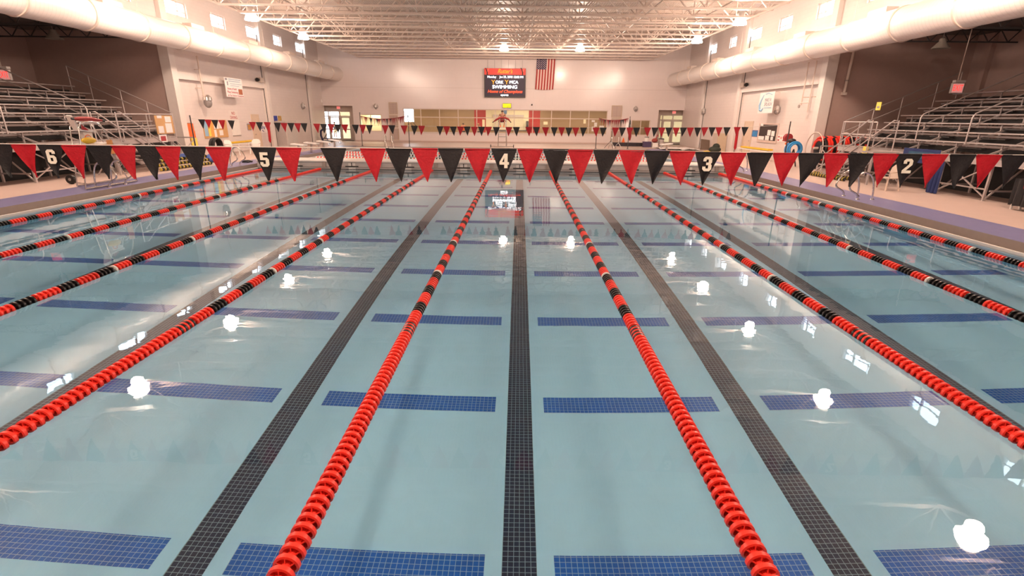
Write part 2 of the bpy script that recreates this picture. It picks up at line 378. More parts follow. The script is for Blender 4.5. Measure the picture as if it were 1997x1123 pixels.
# ---- roof joists: open web, spanning the hall
XA, XB = -14.55, 11.7
ZT, ZB = ZC-.08, 7.5
def joist():
    tc_ = MB(); tc_.bar((WL-.02, 0, ZT), (WR+.02, 0, ZT), .14, .1)
    bc = MB(); bc.bar((XA, 0, ZB), (XB, 0, ZB), .13, .09)
    wb = MB(); n = 9; st = (XB-XA)/n
    wb.bar((XA, 0, ZB), (WL+.1, 0, ZT), .06).bar((XB, 0, ZB), (WR-.1, 0, ZT), .06)
    for i in range(n+1):
        xb = XA+i*st
        wb.bar((xb, 0, ZB), (xb, 0, ZT), .045)
        if i < n: wb.bar((xb, 0, ZB), (xb+st/2, 0, ZT), .055).bar((xb+st/2, 0, ZT), (xb+st, 0, ZB), .055)
    wb.bar((XA-1.4, 0, ZT), (XA, 0, ZB), .05); wb.bar((XB+1.3, 0, ZT), (XB, 0, ZB), .05)
    return tc_, bc, wb
tc_, bc, wb = joist()
j0 = bpy.data.objects.new('roof_beam', tc_.mesh('roof_beam', M['white_steel'])); COL.objects.link(j0); j0['kind'] = 'structure'
bc.build('bottom_chord', M['white_steel'], j0); wb.build('web', M['white_steel'], j0)
JY = [48.4-1.95*i for i in range(28)]
for i, y in enumerate(JY):
    o = j0 if i == 0 else copy_tree(j0)
    o.location = (0, y, 0)
for x in (-11.2, -5.4, .6, 6.4, 9.6):
    t = MB(); t.tube([(x, YB, ZB+.12), (x, YW, ZB+.12)], .03, 6); struct('trim_bridging', t, M['white_steel'])
# ---------------------------------------------------------------- lane ropes
def float_section(n, m, pitch=.08, R=.078):
    b = MB()
    for i in range(n):
        y = (i+.5)*pitch; ns = 22
        b.lathe([(R-.016, y-.013), (R, y-.011), (R, y+.017), (R-.016, y+.019), (R-.016, y-.013)], (0,0,0), 'y', ns, cap=False)
        b.lathe([(.02, y-.036), (.032, y-.036), (.032, y+.036), (.02, y+.036)], (0,0,0), 'y', 10)
        for k in range(6):
            a = PI/6+k*PI/3; u = Vector((math.cos(a), 0, math.sin(a)))
            b.bar(u*.028+Vector((0, y-.004, 0)), u*(R-.008)+Vector((0, y+.004, 0)), .006, .03, up=(0,1,0))
        # sloping web disc that closes the back of the wheel
        b.lathe([(.03, y+.010), (R-.014, y+.016)], (0,0,0), 'y', ns, cap=False)
    return b.mesh(m.name+'_section', m, smooth=40)
SEC = {('r',5): float_section(5, M['red_float']), ('b',4): float_section(4, M['black_float']), ('w',1): float_section(1, M['white_float']), ('r',4): float_section(4, M['red_float']), ('r',3): float_section(3, M['red_float'])}
NAMES = {'r': 'red_float_section', 'b': 'black_float_section', 'w': 'white_marker_float'}
seq = []; y = .0; solid = 4.5; Ltot = 24.1
whites = (6.8, 9.1, 14.6, 16.9)
# positions measured from the near wall: red ends, red/black middle
while y < solid: seq.append(('r', 5, y)); y += .4
y = solid+.02; wi = 0; col = 'b'
while y < Ltot-solid:
    if col == 'b': seq.append(('b', 4, y)); y += .32
    else:
        if wi < len(whites) and y > whites[wi]-.25: seq.append(('w', 1, y)); y += .08; seq.append(('r', 4, y)); y += .32; wi += 1
        else: seq.append(('r', 5, y)); y += .40
    col = 'r' if col == 'b' else 'b'
while y < Ltot-.25: seq.append(('r', 5, y)); y += .4
LR = {-4: (-11.827,-12.303), -3: (-9.248,-9.774), -2: (-6.708,-7.063), -1: (-4.087,-4.283), 0: (-1.368,-1.405), 1: (1.395,1.493), 2: (4.101,4.308), 3: (6.618,7.04), 4: (9.017,9.70)}
LRL = {-4: 'red and black lane rope nearest the left pool wall', -3: 'second red and black lane rope from the left pool wall', -2: 'third red and black lane rope from the left pool wall',
  -1: 'fourth red and black lane rope from the left pool wall', 0: 'red and black lane rope just left of the centre lane line', 1: 'red and black lane rope just right of the centre lane line',
  2: 'fourth red and black lane rope from the right pool wall, second right of the centre line', 3: 'second red and black lane rope from the right pool wall', 4: 'red and black lane rope nearest the right pool wall'}
LRL[2] = 'third red and black lane rope from the right pool wall'
LRL[1] = 'fourth red and black lane rope from the right pool wall, beside the centre lane line'
protos = {}
for k, (x0, x1) in LR.items():
    root = thing('lane_rope', LRL[k], 'lane rope', (x0, YN, .006), 'lengthwise lane ropes')
    root.rotation_euler.z = -math.atan2(x1-x0, 24.2)
    c = MB(); c.tube([(0,0,0), (0,24.2,0)], .006, 6)
    o = bpy.data.objects.new('cable', protos.setdefault('cable', c.mesh('cable', M['steel_cable']))); COL.objects.link(o); o.parent = root
    for (cc, n, yy) in seq:
        o = bpy.data.objects.new(NAMES[cc], SEC[(cc, n)]); COL.objects.link(o); o.parent = root; o.location = (0, yy, 0)
# cross ropes in the pool beyond the bulkhead
def cross_section(n, m, pitch=.20):
    b = MB()
    for i in range(n):
        x = (i+.5)*pitch
        b.k = 0; b.lathe([(.02, x-.095), (.075, x-.09), (.075, x-.0), (.02, x+.0)], (0,0,0), 'x', 12)
        b.k = 1; b.lathe([(.02, x+.0), (.075, x+.005), (.075, x+.09), (.02, x+.095)], (0,0,0), 'x', 12)
    return b.mesh('cross_section', [M['white_float'], m], smooth=40)
CR = cross_section(6, M['red_float']); CB = cross_section(6, M['black_float'])
for i, (yy, lab) in enumerate(((29.6, 'nearest the bulkhead'), (32.0, 'second from the bulkhead'), (34.5, 'third from the bulkhead'), (37.0, 'fourth from the bulkhead'))):
    root = thing('cross_lane_rope', 'white and red lane rope stretched across the pool beyond the bulkhead, '+lab, 'lane rope', (XL, yy, .006), 'crosswise lane ropes beyond the bulkhead')
    c = MB(); c.tube([(0,0,0), (XR-XL,0,0)], .006, 6); o = bpy.data.objects.new('cable', c.mesh('cable', M['steel_cable'])); COL.objects.link(o); o.parent = root
    x = .2; j = 0
    while x < XR-XL-1.3:
        end = x < 4.6 or x > XR-XL-5.9
        blk = (not end) and (j % 2 == 0)
        o = bpy.data.objects.new('black_float_section' if blk else 'red_float_section', CB if blk else CR); COL.objects.link(o); o.parent = root; o.location = (x, 0, 0)
        x += 1.2; j += 1

# ---------------------------------------------------------------- pendant lamps
def make_lamp():
    r = thing('pendant_lamp', 'x', 'lamp')
    b = MB(); b.lathe([(.02,.62),(.16,.60),(.20,.50),(.20,.36),(.15,.30)], (0,0,0), 'z', 16); h = b.build('housing', M['lamp_body'], r, 40)
    b = MB(); b.tube([(0,0,.62),(0,0,.95)], .015, 6); b.build('hanger', M['lamp_body'], r)
    b = MB(); b.lathe([(.15,.33),(.22,.26),(.29,.14),(.34,.01)], (0,0,0), 'z', 32, cap=False); b.build('bell', M['lamp_bell'], r, 40)
    b = MB(); b.lathe([(.34,.01),(.335,-.03),(.22,-.045),(.02,-.05)], (0,0,0), 'z', 32, cap=False); b.build('lens', M['lamp_lens'], r, 40)
    return r
L0 = make_lamp()
lampY = (35.7, 29.1, 22.6, 16.3, 9.9)
spots = [(-14.1, y, 'left', i) for i, y in enumerate(lampY)] + [(11.28, y, 'right', i) for i, y in enumerate(lampY)] + [(-1.25, 40.6, 'c', 0), (4.33, 40.4, 'c', 1), (-7.0, 1.4, 'c', 2), (-1.25, 1.4, 'c', 3), (4.33, 1.4, 'c', 4)]  # the three near-end lamps are added out of view to brighten the near pool
ORD = ('farthest', 'second farthest', 'third farthest', 'fourth farthest', 'fifth farthest', 'sixth farthest', 'seventh farthest')
for n, (x, y, s, i) in enumerate(spots):
    o = L0 if n == 0 else copy_tree(L0)
    o.location = (x, y, 7.2)
    if s != 'c': o['label'] = '%s lit pendant lamp of the row along the %s air duct' % (ORD[i], s)
    else: o['label'] = ('lit pendant lamp in front of the far wall, above the scoreboard', 'lit pendant lamp in front of the far wall, right of the flag', 'added unseen pendant lamp over the near pool end, left of the middle', 'added unseen pendant lamp over the near pool end, in the middle', 'added unseen pendant lamp over the near pool end, right of the middle')[i]
    o['group'] = 'lit pendant lamps'
    la = bpy.data.lights.new('lamp_burner', 'POINT'); la.energy = 62; la.shadow_soft_size = .2; la.color = (1.,.76,.60); la.cycles.is_caustics_light = True
    lo = bpy.data.objects.new('lamp_burner', la); COL.objects.link(lo); lo.parent = o; lo.location = (0, 0, -.26)

# ---------------------------------------------------------------- round air ducts
def duct(name, X, Z, R, label, s, bands):
    root = thing(name, label, 'air duct', (X, YB, Z))
    b = MB(); n = 40
    b.lathe([(R, YB), (R, YW)], (X, 0, Z), 'y', n, cap=False); b.build('duct_tube', M['duct'], root, 60)
    for y in bands:
        b = MB(); b.lathe([(R, y-.05), (R+.035, y-.04), (R+.035, y+.04), (R, y+.05)], (X, 0, Z), 'y', n, cap=False); b.build('joint_band', M['white_steel'], root, 40)
    for y in bands[::2]:
        b = MB(); b.tube([(X, y+.3, Z+R), (X, y+.3, ZB+.3)], .012, 5); b.build('hanger_rod', M['white_steel'], root)
        # air outlet on top, towards the hall wall
        b = MB(); q = Vector((X+s*.12, y-1.2, Z+R)); b.box((X-s*.42, y-1.75, Z+R*.8), (X+s*.05, y-.65, Z+R+.2)); b.build('air_outlet', M['white_steel'], root)
    return root
duct('left_air_duct', -17.0, 6.135, .59, 'large white round air duct running along the left side above the seating', 1, [47.6-2.9*i for i in range(19)])
duct('right_air_duct', 14.1, 5.92, .585, 'large white round air duct running along the right side above the seating', -1, [46.9-2.9*i for i in range(19)])

# ---------------------------------------------------------------- numerals drawn as block outlines (unit: width .62, height 1)
DIG = {
 '4': [[(.34,1),(.58,1),(.58,.42),(.68,.42),(.68,.24),(.58,.24),(.58,.0),(.34,.0),(.34,.24),(.0,.24),(.0,.42)], [(.34,.42),(.34,.72),(.19,.42)]],
 '5': [[(.02,1),(.60,1),(.60,.80),(.24,.80),(.24,.64),(.50,.64),(.64,.50),(.64,.14),(.50,0),(.14,0),(.0,.14),(.0,.32),(.22,.32),(.22,.19),(.40,.19),(.40,.46),(.02,.46)], None],
 '3': [[(.02,.86),(.16,1),(.50,1),(.64,.86),(.64,.60),(.56,.51),(.64,.42),(.64,.14),(.50,0),(.14,0),(.0,.14),(.0,.32),(.22,.32),(.22,.19),(.40,.19),(.40,.42),(.24,.42),(.24,.60),(.40,.60),(.40,.81),(.24,.81),(.24,.68),(.02,.68)], None],
 '2': [[(.0,.66),(.0,.86),(.14,1),(.50,1),(.64,.86),(.64,.58),(.26,.20),(.64,.20),(.64,0),(.0,0),(.0,.20),(.41,.62),(.41,.81),(.23,.81),(.23,.66)], None],
 '6': [[(.64,.70),(.64,.86),(.50,1),(.14,1),(.0,.86),(.0,.14),(.14,0),(.50,0),(.64,.14),(.64,.46),(.50,.60),(.23,.60),(.23,.81),(.41,.81),(.41,.70)], [(.23,.42),(.41,.42),(.41,.19),(.23,.19)]],
}
def numeral_mesh(ch, h, y=-.004):
    me = bpy.data.curves.new('numeral', 'CURVE'); me.dimensions = '2D'; me.fill_mode = 'BOTH'; me.extrude = .0015
    for poly in DIG[ch]:
        if not poly: continue
        s = me.splines.new('POLY'); s.points.add(len(poly)-1); s.use_cyclic_u = True
        for p, (a, b) in zip(s.points, poly): p.co = ((a-.32)*h, (b-.5)*h, 0, 1)
    me.materials.append(M['numeral']); tmp = bpy.data.objects.new('tmp', me); COL.objects.link(tmp); bpy.context.view_layer.update()
    m2 = bpy.data.meshes.new_from_object(tmp.evaluated_get(bpy.context.evaluated_depsgraph_get())); bpy.data.objects.remove(tmp); bpy.data.curves.remove(me); m2.name = 'numeral'
    return m2
def pennant(b, w, h, hem, seed, c=(0,0,0), flop=0):
    """triangular cloth hanging from the string, gently waved, hem at the top"""
    rnd = random.Random(seed); ph = rnd.uniform(0, 6); am = rnd.uniform(.006, .014); nx, nz = 8, 9; vs = []; fs = []
    tw = rnd.uniform(-.03, .03)+flop
    for j in range(nz+1):
        t = j/nz; ww = w*(1-t)*.5 + .004
        for i in range(nx+1):
            u = i/nx*2-1
            x = u*ww + tw*t*t; y = am*math.sin(ph+u*2.2+t*3)*(.3+t) + .01*t*math.sin(ph*2)
            vs.append((c[0]+x, c[1]+y, c[2]-t*h))
    n = len(vs); vs += [(x, y+.003, z) for x, y, z in vs]
    for j in range(nz):
        for i in range(nx):
            a = j*(nx+1)+i; q = (a, a+1, a+nx+2, a+nx+1); fs.append(q); fs.append(tuple(n+k for k in q[::-1]))
    b.add(vs, fs)
    b.tube([(c[0]-w/2, c[1], c[2]), (c[0]+w/2, c[1], c[2])], hem, 6)
    return b
FY = 5.8
root = thing('pennant_line', 'near string of large red and black pennants numbered 6 to 2', 'pennant line', (-.2, FY, 2.15))
NX0, NX1 = XL-GX-.5, XR+GX+.5
for x_, lab in ((NX0, 'thin dark post holding the left end of the near pennant string'), (NX1, 'thin dark post holding the right end of the near pennant string')):
    r = thing('pennant_post', lab, 'post', (x_, FY, ZD)); b = MB(); b.tube([(x_, FY, ZD+.02), (x_, FY, 2.3)], .022, 8); b.build('pole', M['dark_steel'], r, 40)
    b = MB(); b.lathe([(.07, ZD+.004), (.07, ZD+.02), (.04, ZD+.035)], (x_, FY, 0), 'z', 12); b.build('socket', M['stainless'], r, 40)
c = MB(); c.tube([(NX0+.04, FY, 2.19), (-9.5, FY, 2.15), (-3, FY, 2.145), (0, FY, 2.15), (3, FY, 2.145), (NX1-.04, FY, 2.17)], .006, 6); c.build('hanging_string', M['cord'], root)
# pennants: pixel centre of the top edge, colour, number
near = [(-1,282,'b',''),(45,282,'r',''),(97,283,'b','6'),(143,284,'r',''),(193,285,'b',''),(240,285,'r',''),(288,286,'b',''),(328,286.5,'r',''),(377,287,'b',''),(426,288,'r',''),(514,288.5,'b','5'),(563,289,'r',''),
 (650,289.5,'b',''),(727,290,'r',''),(777,290,'b',''),(829,290,'r',''),(879,290.5,'b',''),(931,291,'r',''),(983,291,'b','4'),(1034,291.5,'r',''),(1084,292,'b',''),(1132,293,'r',''),(1182,293.5,'b',''),(1232,294,'r',''),(1282,295,'b',''),(1331,296,'r',''),(1381,297,'b','3'),(1431,298,'r',''),(1482,298.5,'b',''),(1533,299,'r',''),(1582,299.5,'b',''),(1632,300,'r',''),(1679,300,'b',''),(1728,300.5,'r',''),(1773,301,'b','2'),(1824,301.5,'r',''),(1878,302,'b',''),(1930,302.5,'r',''),(1980,303,'b',''),(2030,303.5,'r',''),(-55,281.5,'r','')]
near += [(2080+50*i, 304+.5*i, 'br'[i % 2], '') for i in range(14)] + [(-105-50*i, 281-.5*i, 'br'[i % 2], '') for i in range(24)]
for i, (px, py_, cc, num) in enumerate(near):
    q = aty(px, py_, FY)
    if not NX0+.2 < q.x < NX1-.2: continue
    lean = -.0 if abs(q.x) < 3 else (.05 if q.x < 0 else -.05)
    b = pennant(MB(), .284, .365, .008, i, q, lean*.6)
    o = b.build('red_pennant' if cc == 'r' else 'black_pennant', M['red_cloth' if cc == 'r' else 'black_cloth'], root, 60)
    if num:
        d = bpy.data.objects.new('numeral', numeral_mesh(num, .158)); COL.objects.link(d); d.parent = o
        d.location = Vector((q.x, FY-.02, q.z-.125))-root.location; d.rotation_euler = FACE_CAM
        tag(d, 'white block numeral '+num)
FF = 20.5
root = thing('pennant_line', 'smaller looking string of red and black pennants across the pool in front of the bulkhead', 'pennant line', (-.5, FF, 2.14))
far = [(393,233,'b'),(405.5,233.5,'r'),(418.5,234,'b'),(432,234.5,'r'),(450.5,235,'b'),(492,238,'r'),(505.5,238.5,'b'),(521,238.5,'r'),(540.5,239.5,'b'),(553.5,240,'r'),(567,240,'b'),(580,240.5,'r'),(592.5,240.5,'b'),(617.5,241.5,'r'),(631,242,'b'),(645,242,'r'),(658.5,242.5,'b'),(672,243,'r'),(693,243.5,'b'),(707,243.5,'r'),(720,244,'b'),(751,244.5,'r'),(764,244.5,'b'),(788,245,'r'),(808,245.5,'b'),(822,245.5,'r'),(858,246.5,'b'),(871,246.5,'r'),(884,247,'b'),(898,247,'r'),(911,247,'b'),(925,247.5,'r'),(939,247.5,'b'),(952.5,247.5,'r'),(968,248,'b'),(992.5,248,'r'),(1007,248,'b'),(1031.5,248,'r'),(1046,248,'b'),(1064,248.5,'r'),(1081,248.5,'b'),(1095.5,248.5,'r'),(1109.5,249,'b'),(1123,249,'r'),(1138,249,'b'),(1162.5,249,'r'),(1176.5,249,'b'),(1200.5,249,'r'),(1214,249,'b'),(1228.5,249,'r'),(1241.5,249,'b'),(1263,249,'r'),(1277.5,249,'b'),(1291,249,'r'),(1304.5,249,'b'),(1319,249,'r'),(1333,249,'b'),(1346.5,249,'r'),(1361,249,'b'),(1374.5,248.5,'r'),(1389,248.5,'b'),(1402.5,248.5,'r'),(1418,248.5,'b'),(1438,248,'r'),(1453,248,'b')]
pl = aty(371, 231, FF); pr = aty(1541, 243, FF)
pts = [pl+Vector((.04,0,0))] + [aty(a, b, FF) for a, b, _ in far] + [pr-Vector((.04,0,0))]
c = MB(); c.tube([p for p in pts], .006, 5); c.build('hanging_string', M['cord'], root)
for i, (px, py_, cc) in enumerate(far):
    b = pennant(MB(), .265, .34, .008, i+50, aty(px, py_, FF))
    b.build('red_pennant' if cc == 'r' else 'black_pennant', M['red_cloth' if cc == 'r' else 'black_cloth'], root, 60)
for q, lab in ((pl, 'thin dark post holding the left end of the far pennant string'), (pr, 'thin dark post holding the right end of the far pennant string')):
    r = thing('pennant_post', lab, 'post', (q.x, FF, ZD))
    b = MB(); b.tube([(q.x, FF, ZD+.02), (q.x, FF, q.z+.12)], .022, 8); b.build('pole', M['dark_steel'], r, 40)
    b = MB(); b.lathe([(.07, ZD+.004), (.07, ZD+.02), (.04, ZD+.035)], (q.x, FF, 0), 'z', 12); b.build('socket', M['stainless'], r, 40)
LOBBY = .62
# ---------------------------------------------------------------- lobby behind the far wall
M['lobby_wood'] = mat('lobby_wood_panel', (.34,.22,.12), .5, var=.1, scale=2)
M['lobby_cream'] = mat('lobby_cream_wall', (.80,.70,.46), .6)
M['lobby_olive'] = mat('lobby_yellow_wall', (.62,.50,.27), .6)
M['lobby_tan'] = mat('lobby_tan_wall', (.58,.46,.33), .6)
M['lobby_red'] = mat('lobby_red_wall', (.42,.035,.028), .5)
M['lobby_floor'] = mat('lobby_floor', (.40,.32,.26), .4)
M['door_frame'] = mat('painted_door_frame', (.55,.46,.40), .45)
M['soffit'] = mat('recess_paint', (.55,.45,.39), .5)
M['red_glow'] = mat('exit_letters', (1,.05,.04), .4, var=0, emit=.25)
M['exit_face'] = mat('exit_face', (1,.42,.38), .5, var=0, emit=.09)
M['exit_white'] = mat('exit_sign_case', (.82,.76,.72), .5)
LB = 56.0
r = MB(); r.box((WL-6, YW+.3, ZD-.1), (WR+6, LB+.2, ZD)); struct('floor_lobby', r, M['lobby_floor'])
r = MB(); r.box((WL-6, YW+.3, 3.75), (WR+6, LB+.2, 3.95)); struct('ceiling_lobby', r, M['lobby_cream'])
def LX(px): return aty(px, 240, LB).x
dayL0, dayL1 = LX(628), LX(663); stairs0, stairs1 = LX(786), LX(808)
for xe in (WL-6, WR+6):
    w = MB(); w.box((xe-.1, YW+.3, ZD), (xe+.1, LB, 3.75)); struct('wall_lobby', w, M['lobby_olive'])
xs = [(WL-6, dayL0, 'lobby_tan'), (dayL1, LX(700), 'lobby_cream'), (LX(700), stairs0, 'lobby_cream'), (stairs1, LX(893), 'lobby_wood'), (LX(893), LX(925), 'lobby_wood'), (LX(925), LX(947.5), 'lobby_red'), (LX(947.5), LX(1031), 'lobby_cream'), (LX(1031), LX(1053), 'lobby_red'), (LX(1053), LX(1184), 'lobby_wood'), (LX(1184), LX(1280), 'lobby_wood'), (LX(1280), WR+6, 'lobby_olive')]
for a, b2, mm in xs:
    w = MB(); w.box((a, LB, ZD), (b2, LB+.2, 3.75)); struct('wall_lobby', w, M[mm])
zs = aty(800, 238, LB).z
w = MB(); w.box((stairs0, LB, ZD), (stairs1, LB+.2, zs)); struct('wall_lobby', w, M['lobby_wood'])
w = MB()
for i, x in enumerate((dayL0, (dayL0+dayL1)/2, dayL1)): w.bar((x, LB, ZD), (x, LB, 3.75), .08)
w.bar((dayL0, LB, 2.2), (dayL1, LB, 2.2), .08); wo = struct('window_41', w, M['white_steel']); g = MB(); g.box((dayL0, LB+.04, ZD), (dayL1, LB+.05, 3.75)); struct('pane', g, M['glass'], wo)
w = MB(); w.bar((stairs0, LB, zs), (stairs1, LB, zs), .08).bar((stairs1, LB, zs), (stairs1, LB, 3.75), .08); wo = struct('window_42', w, M['white_steel']); g = MB(); g.box((stairs0, LB+.04, zs), (stairs1, LB+.05, 3.75)); struct('pane', g, M['glass'], wo)
# sloping stair rail in the lobby by the bright window
q0, q1 = aty(787, 216, LB-.6), aty(812, 246, LB-.6)
t = thing('stair_railing', 'dark sloping stair railing behind the left end of the window band', 'railing', (q0.x, q0.y, ZD))
b = MB(); b.tube([q0, q1], .03, 6).tube([q0-Vector((0,0,.45)), q1-Vector((0,0,.45))], .02, 6); b.build('handrail', M['dark_steel'], t)
for k in range(4):
    p = q0.lerp(q1, (k+.1)/3.4); b = MB(); b.tube([p, (p.x, p.y, ZD)], .02, 6); b.build('post', M['dark_steel'], t)
# shutter frame in the cream part and a dark cabinet
z0_, z1_ = aty(990, 262, LB).z, aty(990, 228, LB).z
t = thing('roller_shutter', 'pale roller shutter over the lobby desk seen through the middle windows', 'shutter', (LX(990), LB-.1, ZD))
b = MB(); b.box((LX(962), LB-.1, ZD+.9), (LX(1020), LB-.03, z1_)); b.build('curtain', brickmat('shutter_slats', (.72,.62,.42), (.70,.60,.40), (.5,.42,.28), 40, .1, .012, (0,2), .5), t)
b = MB(); b.box((LX(961), LB-.14, z1_), (LX(1021), LB-.02, z1_+.22)); b.build('shutter_box', M['door_frame'], t)
t = thing('lobby_desk', 'long dark desk under the roller shutter', 'desk', (LX(990), LB-1.2, ZD)); b = MB(); b.box((LX(955), LB-1.3, ZD), (LX(1028), LB-.7, ZD+1.0)); b.build('desk_body', M['lobby_wood'], t); b = MB(); b.box((LX(954), LB-1.35, ZD+1.0), (LX(1029), LB-.65, ZD+1.06)); b.build('desk_top', M['dark_steel'], t)
t = thing('vending_cabinet', 'tall black cabinet standing against the right red lobby wall', 'cabinet', (LX(1028), LB-.5, ZD)); b = MB(); b.box((LX(1026), LB-.5, ZD), (LX(1030.5), LB-.05, aty(1028, 236, LB).z)); b.build('cabinet_body', M['dark_steel'], t)
b = MB(); b.box((LX(1026.6), LB-.52, ZD+.3), (LX(1029.9), LB-.5, ZD+1.6)); b.build('door', M['slot'], t)
for (xa, xb, ya, yb, lab) in ((940.5, 945.5, 233, 247, 'cream notice on the left red lobby wall'), (1060, 1068, 237, 243, 'pale notice on the brown lobby wall'), (1138, 1142.5, 233, 241, 'small white notice near the right end of the window band')):
    t = MB(); c0 = aty(xa, ya, LB-.02); c1 = aty(xb, yb, LB-.02); t.box((c0.x, LB-.03, c0.z), (c1.x, LB, c1.z)); tag(t.build('wall_sign', M['lobby_cream'], None, loc=(c0.x, LB, c1.z)), lab, 'notice')
q = aty(990, 220, 52.5)
t = thing('hanging_flag', 'small pale blue hanging flag behind the window above the seated lifeguard', 'flag', (aty(985.5, 216, 52.5).x, 52.5, 2.2))
p0 = aty(985.5, 215, 52.5); b = MB(); b.prism([(p0.x-.17, 52.5, p0.z), (p0.x+.17, 52.5, p0.z), (p0.x+.14, 52.5, p0.z-.3), (p0.x, 52.5, p0.z-.45), (p0.x-.15, 52.5, p0.z-.28)], (0,.012,0)); b.build('cloth', mat('pale_blue_cloth', (.22,.38,.62), .7), t)
b = MB(); b.tube([(p0.x, 52.5, p0.z), (p0.x, 52.5, 3.75)], .008, 5); b.build('cord', M['cord'], t)
# papers stuck behind the right end of the band
for i, (xa, ya, xb, yb) in enumerate(((1154,234,1160,238), (1159,239,1164,247), (1154,247,1160,256), (1169,245,1178,250))):
    c0 = aty(xa, ya, YW+.29); c1 = aty(xb, yb, YW+.29)
    t = MB(); t.box((c0.x, YW+.285, c0.z), (c1.x, YW+.29, c1.z)); tag(t.build('paper_sheet', M['white_plastic'], None, loc=(c0.x, YW+.29, c1.z)), ('topmost white paper', 'tall narrow white paper', 'large white paper, lowest of the cluster,', 'wide low white paper')[i]+' stuck inside the rightmost lobby window', 'paper', 'papers in the rightmost window')
# big window band
b = MB(); x0, x1, z0, z1 = BAND; yy = YW+.12
b.bar((x0, yy, z0+.03), (x1, yy, z0+.03), .1, .07).bar((x0, yy, z1-.03), (x1, yy, z1-.03), .1, .07)
zm = F(985, 230)[1]; b.bar((x0, yy, zm), (x1, yy, zm), .08, .07)
for px in (787.5, 821, 857.3, 893.6, 929.8, 965.8, 1002.6, 1038.9, 1075.2, 1112, 1148.2, 1183.5): x = F(px, 240)[0]; b.bar((x, yy, z0), (x, yy, z1), .09, .07)
wo = struct('window_51', b, M['white_steel']); g = MB(); g.box((x0, yy-.01, z0), (x1, yy, z1)); struct('pane', g, M['glass'], wo)
b = MB(); b.box((x0-.05, YW-.06, z0-.05), (x1+.05, YW+.1, z0)); struct('sill', b, M['white_paint'], wo)
for n, (x0, x1, z0, z1), blue in ((52, OL, 0), (53, ORR, 1)):
    b = MB(); ys = YW+.08
    for x in (x0+.03, (x0+x1)/2, x1-.03): b.bar((x, ys, z0), (x, ys, z1), .07)
    for z in (z0+.03, z1-.03): b.bar((x0, ys, z), (x1, ys, z), .06, .07)
    wo = struct('window_%d' % n, b, M['white_steel']); g = MB(); g.box((x0, ys-.01, z0), (x1, ys, z1)); struct('pane', g, M['glass'], wo)
    # office behind
    o = MB(); o.box((x0-.4, YW+2.2, ZD), (x1+.4, YW+2.3, 3.7)); struct('wall_office', o, M['lobby_cream' if not blue else 'lobby_wood'])
    t = thing('office_counter', ('white counter inside the lit left office window', 'white counter inside the right office window')[blue], 'counter', ((x0+x1)/2, YW+.8, ZD))
    o = MB(); o.box((x0+.1, YW+.5, ZD), (x1-.1, YW+1.1, z0-.02)); o.build('counter_body', M['lobby_tan'], t); o = MB(); o.box((x0+.05, YW+.45, z0-.02), (x1-.05, YW+1.15, z0+.04)); o.build('counter_top', M['white_plastic'], t)
# recessed door sets
def doorset(n, D, frame, yt, pxs, tpx, bpx, Y=51.2):
    x0, x1, zb, zt = D
    s = MB(); s.box((x0-.1, YW+.3, ZD), (x0, Y, zt)).box((x1, YW+.3, ZD), (x1+.1, Y, zt)).box((x0-.1, YW+.3, zt), (x1+.1, Y, zt+.1))
    ztop = aty(pxs[0], tpx, Y).z
    s.box((x0, Y, ztop), (x1, Y+.12, zt+.1)); struct('wall_recess', s, M['soffit'])
    xf = [aty(p, 250, Y).x for p in pxs]; ztr = aty(pxs[2], yt, Y).z
    s = MB()
    if xf[0] > x0+.02: s.box((x0, Y, ZD), (xf[0], Y+.12, ztop))
    if xf[-1] < x1-.02: s.box((xf[-1], Y, ZD), (x1, Y+.12, ztop))
    if s.v: struct('wall_recess', s, M['soffit'])
    b = MB()
    for x in xf: b.bar((x, Y+.05, ZD), (x, Y+.05, ztop), .09)
    b.bar((xf[0], Y+.05, ztr), (xf[-1], Y+.05, ztr), .08, .09).bar((xf[0], Y+.05, ztop-.04), (xf[-1], Y+.05, ztop-.04), .075, .08)
    d = struct('door_%d' % n, b, M['door_frame'])
    for i in range(len(xf)-1):
        l = MB(); a, c = xf[i]+.05, xf[i+1]-.05
        leaf = i in (1, 2)
        fr = .1 if leaf else .03
        l.box((a, Y+.02, ZD+.01), (a+fr, Y+.07, ztr-.05)).box((c-fr, Y+.02, ZD+.01), (c, Y+.07, ztr-.05)).box((a+.01, Y+.025, ZD+.02), (c-.01, Y+.065, ZD+.2)).box((a+.01, Y+.025, ztr-.05-fr), (c-.01, Y+.065, ztr-.06)).box((a+.01, Y+.025, ZD+1.0), (c-.01, Y+.065, ZD+1.1))
        lf = struct('door_leaf' if leaf else 'sidelight_frame', l, M['door_frame'], d)
        g = MB(); g.box((a, Y+.04, ZD+.1), (c, Y+.05, ztop-.1)); struct('pane', g, M['glass'], d)
        if leaf: h = MB(); h.bar((a+.1, Y-.03, ZD+1.05), (c-.1, Y-.03, ZD+1.05), .05); struct('push_bar', h, M['stainless'], lf)
    return d
doorset(1, DL, None, 226.6, (628, 643, 665, 685.5), 216, 274)
doorset(2, DR, None, 234, (1285, 1290.5, 1310.3, 1332, 1348.5), 223.5, 283)
